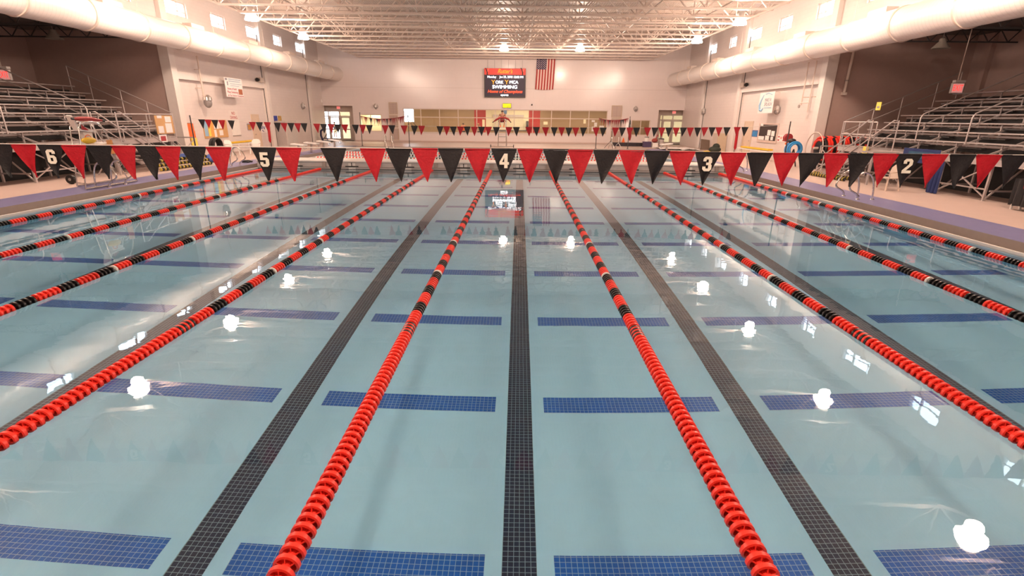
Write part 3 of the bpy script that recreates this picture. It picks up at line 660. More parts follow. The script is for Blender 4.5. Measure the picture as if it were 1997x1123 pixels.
def exit_sign(px, py, Y, label, w=.55, h=.34, rotz=0, loc=None):
    q = Vector(loc) if loc else aty(px, py, Y)
    t = thing('exit_sign', label, 'exit sign', (q.x, q.y, q.z))
    b = MB(); b.box((q.x-w/2, q.y-.05, q.z-h/2), (q.x+w/2, q.y+.05, q.z+h/2)); b.build('case', M['exit_white'], t)
    b = MB(); b.box((q.x-w*.46, q.y-.055, q.z-h*.44), (q.x+w*.46, q.y-.05, q.z+h*.44)); b.build('face', M['exit_face'], t)
    o = text('letters', 'EXIT', h*.85, M['red_glow'], t, (q.x, q.y-.058, q.z), FACE_CAM, .003); bpy.context.view_layer.update(); o.scale.x = w*.82/max(.01, o.dimensions.x)
    return t, q
for px, py, lab in ((660.3, 210, 'red lit exit sign above the left far doors'), (1314.5, 219.2, 'red lit exit sign above the right far doors')):
    t, q = exit_sign(px, py, 51.1, lab, .36, .26)
# small glints: hanging white sensors beside each recess
for px, py, lab in ((625.5, 197.5, 'left'), (1339.5, 206.5, 'right')):
    q = aty(px, py, 49.8); t = thing('hanging_speaker', 'small white fitting hung on a cable above the %s far doors' % lab, 'speaker', (q.x, q.y, q.z))
    b = MB(); b.lathe([(.02,.22),(.12,.18),(.17,0),(.15,-.12),(.02,-.16)], q, 'z', 12); b.build('shell', M['white_plastic'], t, 40)
    b = MB(); b.tube([(q.x, q.y, q.z+.2), (q.x, q.y, ZB)], .012, 5); b.build('cable', M['cord'], t)
# ---------------------------------------------------------------- scoreboard
x0, z1 = F(944.3, 132.8, 49.7); x1, z0 = F(1024.5, 190.3, 49.7); zh = F(985, 145.8, 49.7)[1]
YS = 49.7; cxm = (x0+x1)/2; Wd = x1-x0
M['led_black'] = mat('led_panel', (.035,.022,.05), .45, var=.1, scale=200)
M['led_white'] = mat('led_white', (1,.96,.95), .4, var=0, emit=1.6)
M['led_orange'] = mat('led_orange', (1,.28,.01), .4, var=0, emit=.36)
M['led_red'] = mat('led_red', (1,.07,.02), .4, var=0, emit=.34)
M['header_red'] = mat('header_red', (.78,.035,.022), .4, emit=.12)
M['gold'] = mat('gold_letter', (.75,.48,.01), .45, emit=.06)
t = thing('scoreboard', 'black electronic scoreboard with a red header hung on the far wall', 'scoreboard', (cxm, YS, z0))
b = MB(); b.box((x0, YS, z0), (x1, YW-.02, z1)); b.build('cabinet', M['dark_steel'], t)
b = MB(); b.box((x0+.02, YS-.03, zh), (x1-.02, YS, z1-.02)); hd = b.build('header_panel', M['header_red'], t)
b = MB(); b.box((x0+.08, YS-.015, z0+.1), (x1-.08, YS, zh-.03)); sc = b.build('screen', M['led_black'], t)
H = zh-z0
def line(body, px, py, size, m, shear=0, sp=1, par=sc, name='lettering', wid=None, ex=.004, bold=.0):
    q = aty(px, py, YS-.04); o = text(name, body, size, m, par, q, FACE_CAM, ex, 'CENTER', shear, sp, bold)
    if wid:
        bpy.context.view_layer.update(); o.scale.x = wid/max(.01, o.dimensions.x)
    return o
pm = Wd/80.2     # metres per pixel on the board
line("Rutter's", 984.5, 139.2, .50, M['gold'], .35, .95, hd, 'lettering', 29*pm, .01, .006)
line('Monday', 959, 150, .24, M['led_white'], 0, 1, sc, 'lettering', 16.5*pm)
line('Jan 25, 2010 12:02 PM', 997.5, 150.3, .24, M['led_white'], 0, 1, sc, 'lettering', 46*pm)
for ch, px, wd, m, sz in (('Y', 962, 7.5, M['led_orange'], .52), ('ORK', 974, 15, M['led_white'], .36), ('Y', 988, 7.5, M['led_orange'], .52), ('MCA', 1002, 16.5, M['led_white'], .36)):
    line(ch, px, 160.5, sz, m, 0, 1, sc, 'lettering', wd*pm, .006, 0)
line('SWIMMING', 984.5, 169.8, .40, M['led_white'], 0, 1, sc, 'lettering', 48*pm, .006, 0)
line('Home of Champions', 984.5, 178.6, .36, M['led_red'], .3, 1, sc, 'lettering', 68*pm, .004, .006)
line('sports', 984, 185.2, .24, M['led_white'], 0, 1, sc, 'lettering', 14.5*pm)
for px in (949.5, 1018.5):      # the two slanted emblems on the header
    q = aty(px, 139, YS-.04)
    b = MB(); b.prism([(q.x-.17, q.y, q.z+.28), (q.x-.06, q.y, q.z+.28), (q.x+.09, q.y, q.z-.1), (q.x+.09, q.y, q.z-.3), (q.x-.02, q.y, q.z-.3), (q.x-.02, q.y, q.z-.06)], (0,.01,0)); b.build('emblem', M['slot'], hd)
    b = MB(); b.prism([(q.x+.13, q.y, q.z+.28), (q.x+.24, q.y, q.z+.28), (q.x+.10, q.y, q.z-.08), (q.x+.05, q.y, q.z+.06)], (0,.01,0)); b.build('emblem', mat('emblem_pink', (.75,.22,.18), .5), hd)
for i in range(6):
    x = x0+Wd*(i+.5)/6; b = MB(); b.tube([(x, YS+.1, z1), (x, YS+.1, ZB-.02)], .012, 5); b.build('hanging_cable', M['gutter'], t)
q = aty(988.5, 206, 49.9)
t = thing('yellow_sign', 'small glowing yellow sign just below the scoreboard', 'sign', (q.x, q.y, q.z))
b = MB(); b.box((q.x-.40, 49.88, q.z-.20), (q.x+.40, YW-.01, q.z+.20)); b.build('case', M['dark_steel'], t)
b = MB(); b.box((q.x-.37, 49.86, q.z-.17), (q.x+.37, 49.88, q.z+.17)); b.build('face', mat('yellow_glow', (1,.66,.0), .4, var=.25, scale=7, emit=.34), t)
b = MB(); b.box((q.x+.02, 49.85, q.z-.15), (q.x+.12, 49.86, q.z-.09)).box((q.x+.18, 49.85, q.z-.15), (q.x+.24, 49.86, q.z+.03)); b.build('red_mark', M['led_red'], t)
q = aty(1037.3, 204.4, 49.9)
t = thing('wall_camera', 'tiny dark camera on the far wall right of the yellow sign', 'camera', (q.x, 49.9, q.z)); b = MB(); b.box((q.x-.05, 49.95, q.z-.05), (q.x+.05, YW-.002, q.z+.05)); b.build('mount_plate', M['gutter'], t); b = MB(); b.ball((q.x, 49.9, q.z), .07); b.build('camera_dome', M['slot'], t, 40)
# ---------------------------------------------------------------- flag hung by its short side
x0, z1 = F(1047.3, 112, 49.88); x1, z0 = F(1081, 174.5, 49.88); wF = x1-x0; hF = z1-z0
M['flag_red'] = mat('flag_red_cloth', (.42,.035,.03), .7); M['flag_white'] = mat('flag_white_cloth', (.80,.62,.56), .7); M['flag_blue'] = mat('flag_blue_cloth', (.045,.04,.10), .7)
t = thing('national_flag', 'large striped flag with a starred blue canton hanging down the far wall', 'flag', (cxm+4, 49.88, z0))
def wave(x, z): k = (z1-z)/hF; return Vector((x-.05*k*k-.06*k, 49.88+.025*math.sin(x*9+z*1.3), z-.05*math.sin((x-x0)/wF*PI)*k))
def cloth(name, xa, xb, za, zb, m, nx=3, nz=14, off=0):
    b = MB(); vs = []; fs = []
    for j in range(nz+1):
        for i in range(nx+1): p = wave(xa+(xb-xa)*i/nx, za+(zb-za)*j/nz); p.y += off; vs.append(p)
    for j in range(nz):
        for i in range(nx): a = j*(nx+1)+i; fs.append((a, a+1, a+nx+2, a+nx+1))
    n = len(vs); vs += [p+Vector((0,.004,0)) for p in vs]; fs += [tuple(n+k for k in q[::-1]) for q in fs]
    b.add(vs, fs); return b.build(name, m, t, 60)
for i in range(13):
    cloth('red_stripe' if i % 2 == 0 else 'white_stripe', x0+wF*i/13, x0+wF*(i+1)/13, z0, z1, M['flag_red'] if i % 2 == 0 else M['flag_white'], 2)
ca = cloth('canton', x0, x0+wF*7/13, z1-hF*.365, z1, M['flag_blue'], 6, 8, -.012)
b = MB()
for r_ in range(11):
    for c_ in range(9):
        if (r_+c_) % 2 == 0:
            p = wave(x0+wF*7/13*(c_+.5+.5)/10, z1-hF*.365*(r_+1)/12); p.y -= .017; pts = []
            for k in range(10): a = PI/2+k*PI/5; rr = .05 if k % 2 == 0 else .021; pts.append(p+Vector((math.cos(a)*rr, 0, math.sin(a)*rr)))
            b.prism(pts, (0,.003,0))
b.build('stars', M['flag_white'], ca)
b = MB(); b.tube([(x0-.1, 49.86, z1+.03), (x1+.1, 49.86, z1+.03)], .025, 8); b.build('hanging_rod', M['white_steel'], t)
# ---------------------------------------------------------------- louvres and wall lights
M['louver'] = brickmat('louver_slats', (.55,.42,.37), (.53,.41,.36), (.38,.29,.25), 60, .09, .014, (0,2), .5, 0, .03, .4)
for xa, ya, xb, yb, lab in ((758.5,200,775.5,222.5,'upper louvre panel left of the big window band'), (759.5,225,776.5,248,'middle louvre panel left of the big window band'), (761,251,778.5,272.5,'lowest louvre panel left of the big window band'), (1193.8,206,1211.3,228.8,'upper louvre panel right of the big window band'), (1193,231,1210.3,253,'middle louvre panel right of the big window band'), (1192,255.5,1209.5,276.5,'lowest louvre panel right of the big window band')):
    a0, c1 = F(xa, ya); a1, c0 = F(xb, yb)
    t = thing('wall_louver', lab, 'louvre', ((a0+a1)/2, YW, c0)); b = MB(); b.box((a0, YW-.05, c0), (a1, YW-.002, c1)); b.build('slats', M['louver'], t)
    b = MB(); b.bar((a0, YW-.05, c0), (a1, YW-.05, c0), .045, .05).bar((a0, YW-.05, c1), (a1, YW-.05, c1), .045, .05).bar((a0, YW-.05, c0), (a0, YW-.05, c1), .05).bar((a1, YW-.05, c0), (a1, YW-.05, c1), .05); b.build('frame', M['lobby_tan'], t)
M['grey_plastic'] = mat('grey_plastic', (.28,.25,.24), .5)
def wall_light(q, d, label):
    """round caged light; d points out of the wall"""
    d = Vector(d); t = thing('wall_light', label, 'wall light', q); ax = 'y' if abs(d.y) > .5 else 'x'; s = d.y if ax == 'y' else d.x
    b = MB(); b.lathe([(.20, 0), (.21, s*.06), (.17, s*.09)], q, ax, 18); b.build('back_plate', M['grey_plastic'], t, 40)
    b = MB(); c = Vector(q)+d*.12; b.ball(c, .17 if ax == 'y' else .13, .13 if ax == 'y' else .17, .25); b.build('dome', mat('frosted_dome', (.55,.50,.47), .25), t, 40)
    b = MB(); b.ball(c+Vector((0,0,-.1))+d*.02, .14, .14, .16); b.build('lower_shade', M['grey_plastic'], t, 40)
    g = MB(); u = Vector((1,0,0)) if ax == 'y' else Vector((0,1,0))
    g.tube(arc(Vector(q)+d*.03, .27, 0, PI, 10, d, (0,0,1))[0:6] + arc(Vector(q)+d*.03, .27, 0, PI, 10, d, (0,0,-1))[0:6][::-1][:0], .012, 5)
    g.tube([Vector(q)+d*.03+Vector((0,0,.28)), Vector(q)+d*.3+Vector((0,0,.12)), Vector(q)+d*.31+Vector((0,0,-.12)), Vector(q)+d*.03+Vector((0,0,-.28))], .012, 5)
    g.tube([Vector(q)+d*.03+u*.2, Vector(q)+d*.29+u*.1, Vector(q)+d*.29-u*.1, Vector(q)+d*.03-u*.2], .012, 5); g.build('guard', M['stainless'], t)
    return t
for px, py, lab in ((733.3, 207.5, 'caged round light on the far wall left of the window band'), (1239.5, 212.5, 'caged round light on the far wall right of the window band')):
    q = aty(px, py, YW); wall_light(q, (0,-1,0), lab)
q = atx(588.5, 206.5, WL); wall_light(q, (1,0,0), 'caged round light on the left wall near the far corner')
q = atx(1375, 217, WR); wall_light(q, (-1,0,0), 'caged round light on the right wall near the far corner')
q = atx(1519.5, 214.5, WR+.12); wall_light(q, (-1,0,0), 'caged round light on the right wall beside the hanging white banner')

# ---------------------------------------------------------------- people
def skin_geo(vs, es, rs, sub=2):
    me = bpy.data.meshes.new('tmp'); me.from_pydata(vs, es, []); o = bpy.data.objects.new('tmp', me); COL.objects.link(o)
    sk = o.modifiers.new('s', 'SKIN'); sk.use_smooth_shade = True
    for i, r_ in enumerate(rs):
        r_ = r_ if isinstance(r_, tuple) else (r_, r_); me.skin_vertices[0].data[i].radius = r_
    me.skin_vertices[0].data[0].use_root = True
    ss = o.modifiers.new('u', 'SUBSURF'); ss.levels = ss.render_levels = sub
    bpy.context.view_layer.update(); dg = bpy.context.evaluated_depsgraph_get(); ev = o.evaluated_get(dg); m2 = ev.to_mesh()
    out = ([v.co.copy() for v in m2.vertices], [tuple(p.vertices) for p in m2.polygons]); ev.to_mesh_clear()
    bpy.data.objects.remove(o); bpy.data.meshes.remove(me); return out
SKIN = mat('skin', (.50,.25,.16), .55); HAIR = mat('dark_hair', (.03,.018,.012), .6, bump=.5)
STAND = dict(pel=(0,0,.95), sp=(0,.01,1.12), ch=(0,0,1.32), nk=(0,.01,1.50), hd=(0,-.015,1.60), tp=(0,0,1.70), sl=(-.17,0,1.43), el=(-.25,.02,1.15), wl=(-.26,-.1,.93), sr=(.17,0,1.43), er=(.25,.02,1.15), wr=(.26,-.1,.93),
  hl=(-.09,0,.90), kl=(-.10,-.02,.50), al=(-.10,.03,.09), tl=(-.11,-.14,.04), hr=(.09,0,.90), kr=(.10,-.02,.50), ar=(.10,.03,.09), tr=(.11,-.14,.04))
GUARD = dict(pel=(0,0,.10), sp=(0,.0,.28), ch=(0,-.02,.48), nk=(0,-.03,.66), hd=(0,-.06,.76), tp=(0,-.04,.87), sl=(-.19,-.02,.58), el=(-.29,-.10,.34), wl=(-.10,-.34,.24), sr=(.19,-.02,.58), er=(.29,-.10,.34), wr=(.11,-.34,.22),
  hl=(-.10,-.03,.09), kl=(-.22,-.44,.12), al=(-.14,-.46,-.32), tl=(-.16,-.62,-.37), hr=(.10,-.03,.09), kr=(.22,-.44,.12), ar=(.14,-.46,-.32), tr=(.16,-.62,-.37))
def person(label, loc, J, shirt, short, shoe=None, hair=HAIR, rotz=0):
    R = Matrix.Rotation(rotz, 3, 'Z'); L = Vector(loc); P = {k: R @ Vector(v)+L for k, v in J.items()}
    t = thing('person', label, 'person', loc)
    names = list(P); idx = {k: i for i, k in enumerate(names)}
    E_ = [('pel','sp'),('sp','ch'),('ch','nk'),('nk','hd'),('hd','tp'),('ch','sl'),('sl','el'),('el','wl'),('ch','sr'),('sr','er'),('er','wr'),('pel','hl'),('hl','kl'),('kl','al'),('al','tl'),('pel','hr'),('hr','kr'),('kr','ar'),('ar','tr')]
    rad = dict(pel=(.14,.11), sp=(.125,.10), ch=(.15,.115), nk=.055, hd=(.078,.092), tp=(.05,.06), sl=.06, el=.043, wl=.03, sr=.06, er=.043, wr=.03, hl=.09, kl=.062, al=.042, tl=.035, hr=.09, kr=.062, ar=.042, tr=.035)
    v, fc = skin_geo([P[k] for k in names], [(idx[a], idx[c]) for a, c in E_], [rad[k] for k in names])
    b = MB(); b.add(v, fc)
    for w_, e_, s in (('wl','el',-1), ('wr','er',1)):      # palms, four fingers and a thumb
        d = (P[w_]-P[e_]).normalized(); side = d.cross(Vector((0,0,1))).normalized(); dn = d.cross(side)*-1
        pc = P[w_]+d*.05; b.ball(pc, .036, .036, .022, 10, 6)
        for i, ln in enumerate((.062,.072,.068,.052)):
            a = pc+d*.028+side*(.024*(i-1.5)/1.5); b.tube([a, a+d*ln*.5, a+d*ln*.85-dn*-.014], .008, 5, rs=[.0095,.0085,.0065])
        a = P[w_]+d*.03-side*s*.028; b.tube([a, a-side*s*.03+d*.02, a-side*s*.035+d*.048], .0095, 5, rs=[.011,.0095,.007])
    fwd = R @ Vector((0,-1,0)); rt = R @ Vector((1,0,0)); h = P['hd']
    b.tube([h+fwd*.08+Vector((0,0,.012)), h+fwd*.112+Vector((0,0,-.018))], .012, 6, rs=[.008,.014])
    for s in (-1, 1): b.ball(h+rt*s*.083+Vector((0,0,-.005)), .012, .02, .03, 8, 6)
    b.tube([h+fwd*.088+rt*-.02+Vector((0,0,-.05)), h+fwd*.094+Vector((0,0,-.052)), h+fwd*.088+rt*.02+Vector((0,0,-.05))], .006, 5)
    body = b.build('body', SKIN, t, 180)
    b = MB()
    for s in (-1, 1): b.ball(h+fwd*.083+rt*s*.03+Vector((0,0,.018)), .011, .011, .009, 8, 6)
    b.build('eyes', HAIR, t)
    b = MB(); b.ball(h-fwd*.018+Vector((0,0,.045)), .095, .10, .085); b.build('hair', hair, t, 180)
    if shirt:
        ks = ['pel','sp','ch','sl','sr','ml','mr']; P['ml'] = P['sl'].lerp(P['el'], .6); P['mr'] = P['sr'].lerp(P['er'], .6)
        v, fc = skin_geo([P[k] for k in ks], [(0,1),(1,2),(2,3),(2,4),(3,5),(4,6)], [(.155,.125),(.14,.115),(.165,.13),.075,.075,.06,.06]); b = MB(); b.add(v, fc); b.build('shirt', shirt, t, 180)
    if short:
        P['ql'] = P['hl'].lerp(P['kl'], .75); P['qr'] = P['hr'].lerp(P['kr'], .75); ks = ['pel','hl','ql','hr','qr']
        v, fc = skin_geo([P[k] for k in ks], [(0,1),(1,2),(0,3),(3,4)], [(.155,.125),.105,.09,.105,.09]); b = MB(); b.add(v, fc); b.build('shorts', short, t, 180)
    if shoe:
        for a_, t_ in (('al','tl'), ('ar','tr')):
            d = P[t_]-P[a_]; b = MB(); b.tube([P[a_]+Vector((0,0,.02))-d*.15, P[a_]+d*.4+Vector((0,0,-.01)), P[t_]+d*.1], .05, 10, rs=[.05,.055,.04]); b.build('shoe', shoe, t, 40)
    return t
M['tan_shirt'] = mat('brown_shirt_cloth', (.28,.14,.08), .8); M['maroon'] = mat('maroon_shorts_cloth', (.22,.012,.02), .7); M['orange'] = mat('orange_fabric', (.85,.16,.03), .6); M['tube_red'] = mat('rescue_tube_foam', (.30,.012,.014), .5)
# lifeguard chair at the far pool edge
def seat_rescue_tube(name, pts, label, r=.075, m=None):
    t = thing(name, label, 'rescue tube', pts[len(pts)//2]); b = MB(); n = len(pts)
    b.tube(pts, r, 10, rs=[r*.45]+[r]*(n-2)+[r*.45]); b.build('foam_tube', m or M['tube_red'], t, 50)
    for p, q2 in ((pts[0], pts[1]), (pts[-1], pts[-2])):
        d = (Vector(p)-Vector(q2)).normalized(); b = MB(); b.tube([p, Vector(p)+d*.10], .04, 8); b.build('end_clip', M['slot'], t, 40)
    return t
gx, gy = aty(979.3, 280, 42.1).x, 42.1
zsx = aty(979, 238, gy).z
t = thing('lifeguard_chair', 'tall metal lifeguard chair with a person seated on it at the far pool edge', 'lifeguard chair', (gx, gy, ZD))
for s in (-1, 1):
    b = MB(); b.tube([(gx+s*.33, gy-.1, ZD+.12), (gx+s*.30, gy+.05, zsx), (gx+s*.30, gy+.55, zsx+.28), (gx+s*.30, gy+.6, zsx-.3), (gx+s*.36, gy+1.1, ZD+.12)], .028, 8); b.build('side_rail', M['stainless'], t, 40)
    b = MB(); b.tube([(gx+s*.33, gy-.1, ZD+.12), (gx+s*.36, gy+1.1, ZD+.12)], .025, 8); b.build('base_rail', M['stainless'], t, 40)
    b = MB(); b.lathe([(.11,-.03),(.12,0),(.11,.03)], (gx+s*.92, gy-.1, ZD+.12), 'x', 16); b.build('wheel', M['slot'], t, 40)
b = MB(); b.tube([(gx-.92, gy-.1, ZD+.08), (gx+.92, gy-.1, ZD+.08)], .03, 8); b.build('axle', M['stainless'], t, 40)
for k in range(5):
    z = ZD+.42+k*.42
    if z < zsx-.6: b = MB(); b.tube([(gx-.32, gy-.07, z), (gx+.32, gy-.07, z)], .022, 8); b.build('rung', M['stainless'], t, 40)
zf = aty(979, 250, gy-.3).z
b = MB(); b.box((gx-.33, gy-.45, zf-.03), (gx+.33, gy-.02, zf)); b.build('footrest', M['white_plastic'], t)
b = MB(); b.box((gx-.30, gy-.05, zsx-.05), (gx+.30, gy+.45, zsx-.005)); b.build('seat', M['white_plastic'], t)
b = MB(); b.box((gx-.28, gy+.47, zsx+.05), (gx+.28, gy+.52, zsx+.55)); b.build('backrest', M['white_plastic'], t)
person('person in a brown shirt and maroon shorts sitting on the tall lifeguard chair', (gx, gy+.22, zsx-.0), GUARD, M['tan_shirt'], M['maroon'], M['orange'])
seat_rescue_tube('rescue_tube', [Vector((gx-.68, gy-.20, zsx+.02)), Vector((gx-.48, gy-.26, zsx+.16)), Vector((gx-.22, gy-.22, zsx+.30)), Vector((gx, gy-.20, zsx+.33)), Vector((gx+.24, gy-.22, zsx+.32)), Vector((gx+.50, gy-.26, zsx+.22)), Vector((gx+.64, gy-.22, zsx+.05))], 'dark red rescue tube across the lap of the seated lifeguard')
# people in the lobby
q = aty(903.5, 255, 53.5); person('person with dark hair in an orange shirt standing in the lobby behind the window', (q.x, 53.5, ZD), STAND, M['orange'], M['slot'], M['slot'])
q = aty(933, 255, 52.6); person('fair-haired person in a pale top behind the window by the left red wall', (q.x, 52.6, ZD), STAND, M['lobby_tan'], M['dark_steel'], M['slot'], mat('fair_hair', (.55,.33,.14), .6))
q = aty(653.5, 255, 52.6); person('person in pale trousers standing outside the glazed left far doors', (q.x, 52.6, ZD), STAND, M['dark_steel'], M['lobby_cream'], M['slot'])

for i, (x_, w_) in enumerate(((-14.5, 4), (-6, 5), (0.5, 5), (7, 5), (13.2, 4))):
    la = bpy.data.lights.new('lobby_light', 'AREA'); la.shape = 'RECTANGLE'; la.size = w_; la.size_y = 2.5; la.energy = (90, 60, 90, 60, 38)[i]*LOBBY; la.color = (1,.84,.66)
    lo = bpy.data.objects.new('lobby_light', la); COL.objects.link(lo); lo.location = (x_, 53.4, 3.70)
for (x0, x1, z0, z1), e_ in ((OL, 40), (ORR, 8)):
    la = bpy.data.lights.new('office_light', 'AREA'); la.size = 1.2; la.energy = e_*LOBBY; la.color = (1,.84,.60); lo = bpy.data.objects.new('office_light', la); COL.objects.link(lo); lo.location = ((x0+x1)/2, YW+1.4, 3.3)
# ---------------------------------------------------------------- bleachers (the right one mirrors the left)
def bleacher(side):
    s = -1 if side == 'left' else 1          # direction away from the pool
    XF = -16.5 if side == 'left' else 14.2   # front of the raised walkway
    Y1 = 27.0 if side == 'left' else 25.5    # far end of the rows
    YP = 24.9 if side == 'left' else 23.4    # far end of the front walkway
    Y0 = -2.0; A = M['alu']
    t = thing('bleachers', 'raised aluminium bleachers in the dark %s seating bay, rows of bare benches' % side, 'bleachers', (XF, 12, ZD))
    X = lambda d: XF+s*d
    zw = 1.42
    b = MB(); b.box((X(0), Y0, zw-.05), (X(1.25), YP, zw)).box((X(1.25), Y0, zw-.05), (X(1.5), Y1, zw)); b.build('walkway', A, t)
    b = MB(); b.box((X(-.02), Y0, zw-.16), (X(.03), YP, zw+.02)); b.build('front_fascia', A, t)
    for k in range(7):
        zs = 1.83+.325*k; xs_ = 1.9+.72*k
        b = MB(); b.box((X(xs_-.13), Y0, zs-.045), (X(xs_+.13), Y1, zs)); b.build('seat_plank', A, t)
        if k: b = MB(); b.box((X(xs_-.55), Y0, zs-.49), (X(xs_-.16), Y1, zs-.43)); b.build('foot_plank', A, t)
        else: b = MB(); b.box((X(xs_-.5), Y0, zs-.455), (X(xs_-.16), Y1, zs-.41)); b.build('foot_plank', A, t)
        b = MB(); b.box((X(xs_+.20), Y0, zs-.36), (X(xs_+.22), Y1, zs-.19)); b.build('gap_shade_strip', M['gap_shade'], t)  # black strip painting the shaded gap between rows
    b = MB(); b.box((X(1.42), Y0, ZD), (X(1.45), Y1, zw-.06)); b.build('shade_panel', M['gap_shade'], t)  # dark sheet added in place of the shade under the walkway
    # steel frames
    n = 0; y = Y1-.6
    while y > 8:
        b = MB(); top = [Vector((X(.1), y, zw-.05)), Vector((X(1.3), y, zw-.05)), Vector((X(6.2), y, 3.35))]
        b.bar(top[0], top[1], .06).bar(top[1], top[2], .06).bar((X(.25), y, ZD+.3), (X(6.2), y, ZD+.3), .05)
        for d, zt in ((.12, zw-.05), (1.25, zw-.05), (2.9, 2.0), (4.6, 2.75), (6.2, 3.35)): b.bar((X(d), y, ZD), (X(d), y, zt), .06)
        b.bar((X(.15), y, ZD+.05), (X(1.2), y, zw-.1), .04).bar((X(1.25), y, zw-.1), (X(2.9), y, ZD+.1), .04).bar((X(2.9), y, ZD+.1), (X(4.6), y, 2.6), .04)
        for k in range(7): b.bar((X(1.9+.72*k), y, 1.0+.325*k), (X(1.9+.72*k), y, 1.79+.325*k), .045)
        b.build('support_frame', A, t)
        if n % 2 == 0:
            b = MB(); b.bar((X(.12), y, ZD+.1), (X(.12), y-1.83, zw-.15), .035).bar((X(.14), y-1.83, ZD+.1), (X(.14), y, zw-.15), .035).bar((X(.12), y, .55), (X(.12), y-1.83, .55), .04); b.build('cross_brace', A, t)
        y -= 1.83; n += 1
    # front guard rail, two stretches with gaps for the stairs
    ys1, ys2 = (21.4, 15.9) if side == 'left' else (21.2, 15.4)
    def rail(name, pts, r=.024): b = MB(); b.tube(pts, r, 8); return b.build(name, A, t, 40)
    rail('guard_rail', [(X(.03), YP, zw+1.05), (X(.03), ys1, zw+1.05)]); rail('guard_rail', [(X(.03), YP, zw+.55), (X(.03), ys1, zw+.55)])
    for yy in (YP, (YP+ys1)/2, ys1): rail('rail_post', [(X(.03), yy, zw-.05), (X(.03), yy, zw+1.05)], .022)
    rail('guard_rail', [(X(.03), YP, zw+1.05), (X(1.3), YP, zw+1.05)]); rail('guard_rail', [(X(.03), YP, zw+.55), (X(1.3), YP, zw+.55)])
    # end guard rail climbing along the far end of the rows
    p0, p1 = Vector((X(1.4), Y1+.02, zw+1.1)), Vector((X(6.3), Y1+.02, zw+1.1+2.2))
    for dz in (0, -.5): rail('end_rail', [p0+Vector((0,0,dz)), p1+Vector((0,0,dz))])
    for f_ in (0, .25, .5, .8, 1): q = p0.lerp(p1, f_); rail('rail_post', [q-Vector((0,0,1.15)), q], .022)
    b = MB(); b.quad(p0+Vector((0,.01,-.95)), p1+Vector((0,.01,-.95)), p1+Vector((0,.01,-1.05)), p0+Vector((0,.01,-1.05))); 
    # aisle hand rails running up the rows
    for ya in ((22.1, 18.4) if side == 'left' else (21.3, 18.9)):
        q0, q1 = Vector((X(1.75), ya, 2.78)), Vector((X(5.9), ya, 2.78+1.87))
        rail('aisle_rail', [(X(1.75), ya, 1.75), q0-Vector((0,0,.12)), q0+Vector((s*.08,0,.02)), q1, q1-Vector((0,0,.9))])
        rail('aisle_rail', [q0-Vector((0,0,.45)), q1-Vector((0,0,.45))], .018)
        for k in range(6):
            b = MB(); b.box((X(1.95+.72*k), ya-.5, 1.60+.325*k), (X(2.25+.72*k), ya+.5, 1.64+.325*k)); b.build('aisle_step', M['dark_steel'], t)
    # front stairs, going down along the pool
    for ya in ((20.4,) if side == 'left' else (20.3,)):
        ln = 2.2
        for xo in (-.04, -1.0):
            b = MB(); b.bar((X(xo), ya, zw-.12), (X(xo), ya+ln, ZD+.06), .05, .16); b.build('stair_stringer', A, t)
            rail('stair_rail', [(X(xo), ya-.35, zw-.05), (X(xo), ya-.35, zw+1.12), (X(xo), ya-.1, zw+1.12), (X(xo), ya+ln, ZD+.98), (X(xo), ya+ln+.12, ZD+.9), (X(xo), ya+ln+.12, ZD)])
            rail('stair_rail', [(X(xo), ya-.1, zw+.62), (X(xo), ya+ln, ZD+.5)], .02)
            rail('rail_post', [(X(xo), ya+ln*.5, zw-.65), (X(xo), ya+ln*.5, zw+.45)], .02)
        for k in range(5):
            z = zw-.2*(k+1)-.04; yy = ya+ln*(k+.5)/5.6
            b = MB(); b.box((X(-.06), yy, z), (X(-.98), yy+.3, z+.04)); b.build('stair_tread', A, t)
        b = MB(); b.box((X(0), ya-.75, zw-.05), (X(-1.0), ya, zw)); b.build('stair_landing', A, t)
        for yy in (ya-.7,): b = MB(); b.bar((X(-.95), yy, ZD), (X(-.95), yy, zw-.05), .06).bar((X(-.05), yy, ZD), (X(-.95), yy, zw-.1), .035); b.build('landing_leg', A, t)
    return t
bleacher('left'); bleacher('right')
M['navy_cloth'] = mat('navy_cloth', (.018,.035,.14), .75, var=.15, scale=3)
M['teal_cloth'] = mat('teal_cloth', (.03,.10,.18), .75, var=.2, scale=3)
def cloth_sheet(b, p0, p1, z0, z1, amp=.05, waves=5, thick=.012, n=36):
    """hanging cloth between two top points, with folds"""
    p0 = Vector(p0); p1 = Vector(p1); d = (p1-p0); nrm = Vector((-d.y, d.x, 0)).normalized(); vs = []; fs = []
    for j in range(5):
        z = z1+(z0-z1)*j/4
        for i in range(n+1):
            u = i/n; o = nrm*amp*(.4+.6*j/4)*math.sin(u*waves*2*PI); q = p0+d*u+o; vs.append((q.x, q.y, z))
    for j in range(4):
        for i in range(n): a = j*(n+1)+i; fs.append((a, a+1, a+n+2, a+n+1))
    m_ = len(vs); vs += [tuple(Vector(v)+nrm*thick) for v in vs]; fs += [tuple(m_+k for k in q[::-1]) for q in fs]; return b.add(vs, fs)
